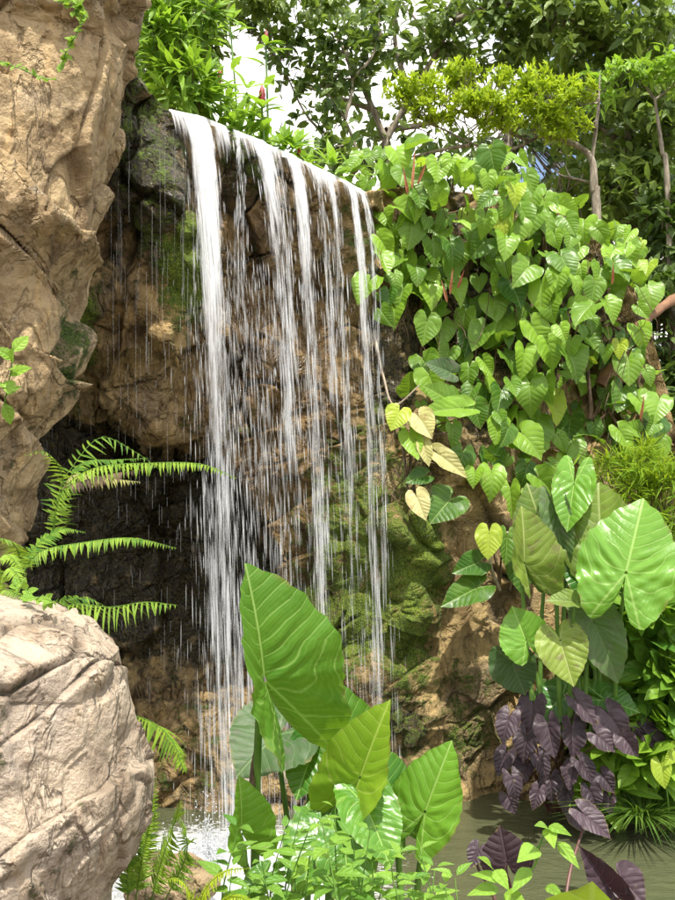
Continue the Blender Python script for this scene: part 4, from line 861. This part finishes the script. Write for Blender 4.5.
# ------------------------------------------------------------------ shrubs on the right bank
def shrub(label, blobs_, L, w, mat, dens, d0, name='shrub', tone=.5, cat='shrub', bias=(0, -.5, .1), base=None, group=None, whorl=7, bend=.35, stems=True, rows=5, shp=None):
    """blobs_: (px, py, depth, radius x px, radius y px, clusters)"""
    x0, y0, dd = base or (blobs_[0][0], blobs_[0][1]+80, blobs_[0][2])
    o = thing(name, label, cat, P(x0, y0, dd), group); b = B(); st = B(); root = P(x0, y0, dd)
    for (x, y, d, rx, ry, nc) in blobs_:
        for k in range(int(nc*dens)):
            v = rdir(1)[0]*rng.uniform(.45, 1)**.5; sx = rx*d/900; sz = ry*d/900
            c = P(x, y, d)+v*np.array([sx, (sx+sz)*.5, sz]); out = nrm(v+np.array([0, -.4, .5]))
            nl = rng.integers(whorl-2, whorl+3); dv = rdir(nl, out*1.1+np.asarray(bias)*.6)
            lance(b, c+dv*L*.15, dv, nrm(out+np.array([0, -.3, 1.])+rng.normal(0, .3, 3)), L*rng.uniform(.65, 1.15, nl), w*rng.uniform(.8, 1.15, nl), bend*rng.uniform(.3, 1.2, nl), .2, np.clip(tone+rng.normal(0, .13)+rng.normal(0, .12, nl), 0, 1), rows, shp)
            if stems and k % 3 == 0: tube(st, [c, (c+root)/2+rng.normal(0, .03, 3), root], .003, .008, 4, 3, tone=rng.random())
    b.build('foliage', mat, o); st.build('stem', M_stem, o); return o
ell = ([0, .1, .3, .6, .85, 1], [.1, .55, .95, 1, .55, .03])
shrub('glossy green shrub below the largest leaf at the right edge', [(650, 640, 5.8, 30, 40, 26), (668, 690, 5.7, 20, 30, 14), (630, 700, 5.8, 25, 18, 10)], .24, .11, M_shrub, 1., 5.7, tone=.35, base=(655, 770, 5.9), shp=ell)
shrub('broad-leaved green shrub directly right of the purple taro', [(612, 728, 5.85, 20, 26, 12), (640, 752, 5.7, 26, 14, 11), (655, 728, 5.7, 20, 20, 9), (608, 780, 5.75, 8, 18, 5)], .24, .11, M_shrub, 1., 5.7, tone=.75, base=(628, 815, 5.8), shp=ell)
shrub('feathery yellow-green plant above the largest leaf at the right edge', [(655, 470, 6.3, 30, 14, 50), (635, 492, 6.35, 30, 16, 50), (612, 470, 6.5, 20, 12, 26), (665, 500, 6.2, 20, 30, 50), (640, 455, 6.4, 14, 12, 20), (668, 535, 6.2, 10, 20, 24)], .13, .011, M_bright, 1., 6.3, tone=.15, base=(655, 600, 6.6), whorl=9, bend=.5, rows=4)
o = thing('yellow_leaf_plant', 'single round yellow leaf at the right edge above the grass tuft', 'plant', P(670, 830, 5.5)); b = B()
for (x, y, L) in ((661, 765, 24), (674, 750, 16)): A = P(x, y, 5.4); T = P(x+rng.normal(3, 8), y+L, 5.35); leaf(b, A, T, tocam(A)+rng.normal(0, .5, 3), .9, 'heart', .2, .2, .03, 0, 6, 6, 10, .6)
b.build('foliage', M_lime, o); b = B(); tube(b, [P(663, 765, 5.4), P(668, 800, 5.45), P(670, 830, 5.5)], .004, .006, 5, 4); b.build('stem', M_stalk, o)
for lab, x, y, d, n, sp in (('tuft of long arching grass at the pool edge on the right', 642, 822, 5.6, 420, .30), ('small grass tuft at the right edge of the far bank', 680, 835, 5.7, 120, .2)):
    b = B(); c = P(x, y, d); N = n; a = rng.uniform(0, 6.28, N); rr = rng.uniform(0, .12, N)
    A = c+np.stack([rr*np.cos(a)*1.5, rr*np.sin(a)*.6, 0*a], -1); dv = np.stack([np.cos(a)*rng.uniform(.05, .38, N), np.sin(a)*.3-.15, rng.uniform(.7, 1, N)], -1)
    lance(b, A, dv, np.stack([-np.cos(a), -np.sin(a), .7+0*a], -1), rng.uniform(.18, .40, N), .009, rng.uniform(.5, 1.5, N), .3, rng.uniform(.0, .8, N), 8, ([0, .5, 1], [.8, 1, .05]))
    o = b.build('grass_tuft', M_grass, None, base=c); tag(o, lab, 'grass')
shrub('dark bushy undergrowth at the right edge behind the glossy shrubs', [(640, 620, 6.6, 50, 60, 90), (600, 680, 6.4, 50, 50, 70), (665, 720, 6.2, 30, 60, 60), (650, 560, 6.9, 40, 40, 60)], .16, .06, M_darkbush, 1., 6.5, tone=.5, base=(640, 790, 6.6), shp=ell, name='bush', cat='bush')
shrub('dark bush behind the right end of the vine-covered rock', [(640, 340, 8.3, 60, 70, 180), (660, 420, 8.0, 50, 50, 120), (670, 250, 8.6, 40, 70, 120), (610, 430, 7.9, 40, 30, 50)], .17, .07, M_darkbush, 1.2, 8.3, tone=.5, base=(650, 520, 8.4), shp=ell, name='bush', cat='bush')

# ------------------------------------------------------------------ plants above the lip
shrub('bright lance-leaved shrub behind the top left end of the lip', [(165, 50, 6.6, 30, 55, 70), (190, 20, 6.8, 28, 30, 34), (185, 85, 6.3, 24, 26, 30), (150, 10, 6.8, 30, 40, 34)], .20, .045, M_shrub, 1.1, 6.6, tone=.65, base=(190, 150, 6.7), whorl=8, bend=.5)
shrub('mass of overexposed lance-shaped leaves among the gingers, just behind the lip', [(212, 112, 6.6, 18, 22, 12), (245, 135, 6.5, 24, 14, 12), (235, 80, 7.0, 22, 24, 4), (285, 158, 6.6, 22, 10, 9), (325, 176, 6.9, 26, 8, 10)], .19, .055, M_shrub, 1., 6.6, tone=.85, base=(255, 190, 6.8), whorl=8, bend=.5, shp=ell)
GI = [((262, 108, 6.3), (258, 165, 6.4), 'spiral ginger with the largest red cone, upright just behind the waterfall lip', 1.3), ((220, 84, 6.6), (216, 150, 6.7), 'spiral ginger with a small red cone left of the largest one', .9), ((266, 45, 7.2), (262, 150, 7.2), 'spiral ginger with a red cone against the bright sky', 1.),
      ((230, 22, 7.6), (240, 150, 7.4), 'tallest spiral ginger with a tiny red cone near the top of the sky gap', .8), ((299, 163, 6.5), (296, 200, 6.6), 'low spiral ginger with a red cone half hidden behind the lip', .9)]
for (tp, bs_, lab, k) in GI:
    T = P(*tp); Bp = P(*bs_); Bp[2] = min(Bp[2], 4.1); o = thing('spiral_ginger', lab, 'flower', Bp, 'spiral gingers above the lip'); st = B(); b = B(); c = B()
    pts = [Bp, (Bp+T)/2+[.03, .03, 0], T]; tube(st, pts, .012, .008, 6, 6, tone=.6)
    N = 15; an = np.arange(N)*2.4; s = np.linspace(.25, 1, N)
    Q = Bp*(1-s[:, None])+T*s[:, None]; dv = np.stack([np.cos(an), np.sin(an), .25+.3*s], -1)
    lance(b, Q, dv, np.stack([0*an, -.3+0*an, 1+0*an], -1), .21*rng.uniform(.8, 1.1, N), .075, .35, .2, np.clip(rng.normal(.7, .15, N), 0, 1), 6, ell)
    dn = rdir(6, (0, -.3, .9)); lance(b, np.repeat(T[None], 6, 0), dn*[1, 1, .35], (0, -.3, 1), .16, .06, .3, .2, .85, 6, ell)
    m, n = 12, 10; ph = np.linspace(0, 1, m)[:, None]; th = np.linspace(0, 2*pi, n, endpoint=False)[None]
    rr = .019*k*(np.sin(ph*.93*pi+.12)**.7)*(1+.14*np.sin(ph*40+th*3)); V = T+np.stack([rr*np.cos(th), rr*np.sin(th), ph*.13*k+0*th], -1); c.add(V, gridf(m, n, True), None, .5)
    b.build('foliage', M_shrub, o); st.build('stem', M_stalk, o); c.build('flower_cone', M_red, o)

# ------------------------------------------------------------------ trees
def tree(label, base, trunk, limbs, crown, Lf, wf_, mat, per=10, tone=.5, name='tree', r=.09, bark=None, bend=.3, spread=1., seedpts=None, group='trees above the waterfall', shp=None, twig=True, flat=False):
    """trunk/limbs as (px,py,depth) paths, crown blobs (px,py,depth,rx,ry,clusters)"""
    Bp = P(*base); Bp[2] = min(Bp[2], 3.8 if Bp[0] < 2.2 else 1.2); o = thing(name, label, 'tree', Bp, group); tr = B()
    if trunk: tube(tr, [Bp, P(*base)]+[P(*q) for q in trunk], r, r*.45, 10, 8, tone=.5, bumpy=.25); tro = tr.build('trunk', bark or M_bark, o)
    br = B(); nodes = []
    for lb in limbs:
        pp = [P(*q[:3]) for q in lb]; rr = r*.42
        tube(br, pp, rr, rr*.25, 7, 6, tone=.5, bumpy=.2); nodes += list(catmull(pp, 5))
    nodes = np.array(nodes) if nodes else np.array([Bp]); cr = B()
    for (x, y, d, rx, ry, nc) in crown:
        for k in range(nc):
            v = rdir(1)[0]*rng.uniform(.15, 1)**.45; sx = rx*d/900; sz = ry*d/900
            c = P(x, y, d)+v*np.array([sx, min(sx, 1.2)*spread, sz]); nd = nodes[np.argmin(np.linalg.norm(nodes-c, axis=1))]
            out = nrm(c-nd); tl = Lf*rng.uniform(.8, 2.2)
            if twig and k % 2 == 0: tube(br, [nd, (nd+c)/2+rng.normal(0, .05, 3), c], .010*r/.09, .003, 4, 3, tone=rng.random())
            m = rng.integers(int(per*.7), int(per*1.3)+1); s = rng.uniform(0, 1, m)[:, None]
            Q = c+out*tl*(s-.5)*1.4+rng.normal(0, Lf*.12, (m, 3)); dv = rdir(m, out*.9+np.array([0, -.1, .25 if flat else -.12]))
            lance(cr, Q, dv, rdir(m, (0, -.5, 1.3)), Lf*rng.uniform(.6, 1.15, m), wf_*rng.uniform(.7, 1.15, m), bend, .2, np.clip(tone+rng.normal(0, .16)+rng.normal(0, .12, m), 0, 1), 4, shp)
    br.build('branches', bark or M_bark, tro); cr.build('crown', mat, o); return o
e4 = ([0, .33, .66, 1], [.15, .95, .8, .04])
tree('big dark-leaved tree filling the top centre, with pale limbs forking upwards', (395, 230, 9.6), [(385, 190, 9.6), (386, 140, 9.6)], [[(386, 140, 9.6), (420, 80, 9.5), (455, 20, 9.3), (480, -30, 9.2)], [(386, 140, 9.6), (360, 80, 9.6), (330, 20, 9.7), (320, -30, 9.7)], [(410, 95, 9.5), (395, 40, 9.4), (400, -20, 9.3)], [(455, 20, 9.3), (500, 5, 9.2), (560, -5, 9.1)], [(375, 110, 9.6), (330, 95, 9.7), (290, 80, 9.8)], [(386, 130, 9.6), (440, 120, 9.9), (500, 90, 10)]],
     [(410, 20, 9.5, 65, 45, 38), (470, 30, 9.4, 60, 45, 60), (350, 8, 9.6, 45, 24, 14), (380, 105, 9.6, 38, 50, 18), (440, 150, 9.9, 60, 20, 24), (520, 10, 9.2, 50, 30, 44)], .17, .075, M_canopy, 10, .4, shp=e4)
tree('tall tree in the top right corner with dense mid-green leaves', (640, 300, 9.4), [(632, 200, 9.4), (628, 100, 9.3)], [[(628, 100, 9.3), (600, 50, 9.2), (560, 10, 9.1)], [(628, 100, 9.3), (650, 50, 9.2), (670, 0, 9.1)], [(632, 180, 9.4), (665, 140, 9.2), (690, 100, 9.1)], [(630, 150, 9.4), (590, 120, 9.5), (560, 110, 9.6)], [(634, 220, 9.4), (610, 190, 9.3), (560, 175, 9.3)]],
     [(560, 30, 9.2, 60, 45, 80), (630, 30, 9.1, 55, 45, 90), (655, 110, 9.1, 45, 50, 85), (590, 110, 9.6, 50, 50, 50), (640, 190, 9.3, 50, 50, 110), (660, 260, 9.3, 40, 50, 70), (580, 190, 9.7, 40, 30, 40)], .18, .078, M_canopy, 10, .62, shp=e4)
tree('dark tree far back in the middle, seen only through gaps between nearer crowns', (500, 260, 13), [(505, 180, 13), (510, 120, 13)], [[(510, 120, 13), (450, 60, 13), (400, 0, 13)], [(510, 120, 13), (580, 50, 13), (640, 0, 13)]],
     [(480, 60, 13, 40, 60, 14), (550, 60, 13, 60, 60, 50), (630, 90, 13, 70, 90, 110), (560, 160, 13, 90, 50, 80), (440, 175, 12.5, 60, 18, 16), (640, 200, 12.5, 60, 70, 100)], .24, .11, M_darkbush, 9, .35, r=.14, shp=e4)
tree('thin-branched tree with sparse dark leaves against the bright sky gap', (330, 240, 8.8), [(345, 190, 8.8), (360, 160, 8.8)], [[(360, 160, 8.8), (345, 120, 8.8), (325, 90, 8.9)], [(345, 120, 8.8), (352, 80, 8.9), (335, 30, 9)], [(355, 150, 8.8), (310, 120, 8.9), (280, 60, 9)], [(352, 80, 8.9), (375, 50, 8.9), (380, 0, 9)]],
     [(322, 100, 8.9, 36, 45, 40), (345, 60, 9, 36, 45, 40), (298, 55, 9, 34, 40, 26), (270, 30, 9, 30, 24, 10), (355, 150, 8.7, 30, 20, 22), (330, 155, 8.7, 34, 18, 24), (262, 12, 9, 40, 14, 22), (375, 40, 9, 30, 40, 30)], .13, .075, M_canopy, 7, .25, r=.05, shp=e4)
o = tree('small flat-topped tree with layered bright yellow-green foliage on a crooked grey trunk', (597, 225, 7.5), [(594, 190, 7.5), (592, 160, 7.5), (578, 146, 7.5), (560, 139, 7.5)], [[(560, 139, 7.5), (540, 137, 7.5), (515, 148, 7.45), (490, 150, 7.4), (455, 135, 7.4), (420, 118, 7.4)], [(530, 142, 7.5), (500, 128, 7.4), (460, 112, 7.4), (430, 100, 7.4)], [(560, 139, 7.5), (550, 122, 7.5), (540, 108, 7.5)], [(592, 160, 7.5), (598, 110, 7.4), (600, 75, 7.4)], [(470, 145, 7.4), (440, 150, 7.5), (400, 160, 7.5)]],
     [(422, 88, 7.3, 36, 17, 46), (402, 96, 7.3, 18, 10, 14), (465, 76, 7.3, 26, 11, 30), (445, 110, 7.3, 44, 16, 56), (480, 98, 7.1, 30, 14, 30), (505, 116, 7.3, 42, 18, 58), (520, 82, 7.3, 34, 11, 34), (548, 100, 7.3, 44, 20, 64), (562, 126, 7.35, 30, 15, 40), (575, 90, 7.3, 24, 12, 20)], .062, .022, M_bright, 20, .6, r=.045, spread=.5, flat=True, group=None, shp=e4, bend=.1)
tree('sunlit yellow-green branch of a small tree at the right edge near the top', (668, 200, 8.2), [(662, 150, 8.2), (655, 100, 8.2)], [[(655, 100, 8.2), (640, 80, 8.2), (620, 70, 8.2)], [(655, 100, 8.2), (680, 80, 8.2)]], [(625, 72, 8.1, 22, 7, 12), (665, 72, 8.1, 22, 10, 22), (600, 90, 8.1, 20, 20, 10)], .12, .05, M_shrub, 9, .9, r=.03, shp=e4)
tree('leafy tree rising behind the ginger plants at the top left', (210, 160, 9), [(205, 80, 9), (215, 0, 9)], [[(205, 80, 9), (180, 20, 9), (160, -20, 9)], [(215, 10, 9), (250, 0, 9), (290, -10, 9)]], [(190, 30, 9, 34, 50, 90), (165, 60, 9, 30, 50, 60), (240, -4, 8.6, 46, 14, 40), (300, 2, 8.6, 50, 14, 36)], .15, .06, M_canopy, 10, .7, r=.07, shp=e4)
# leaning orange trunk
o = thing('leaning_trunk', 'leaning orange-brown bare trunk showing between the vines and the dark bush', 'tree', P(600, 380, 7.1)); b = B()
tube(b, [P(600, 385, 7.1), P(618, 352, 7.1), P(640, 325, 7.2), P(665, 305, 7.5), P(690, 290, 7.8)], .055, .04, 10, 8, tone=.5, bumpy=.5); b.build('trunk', M_orange, o)
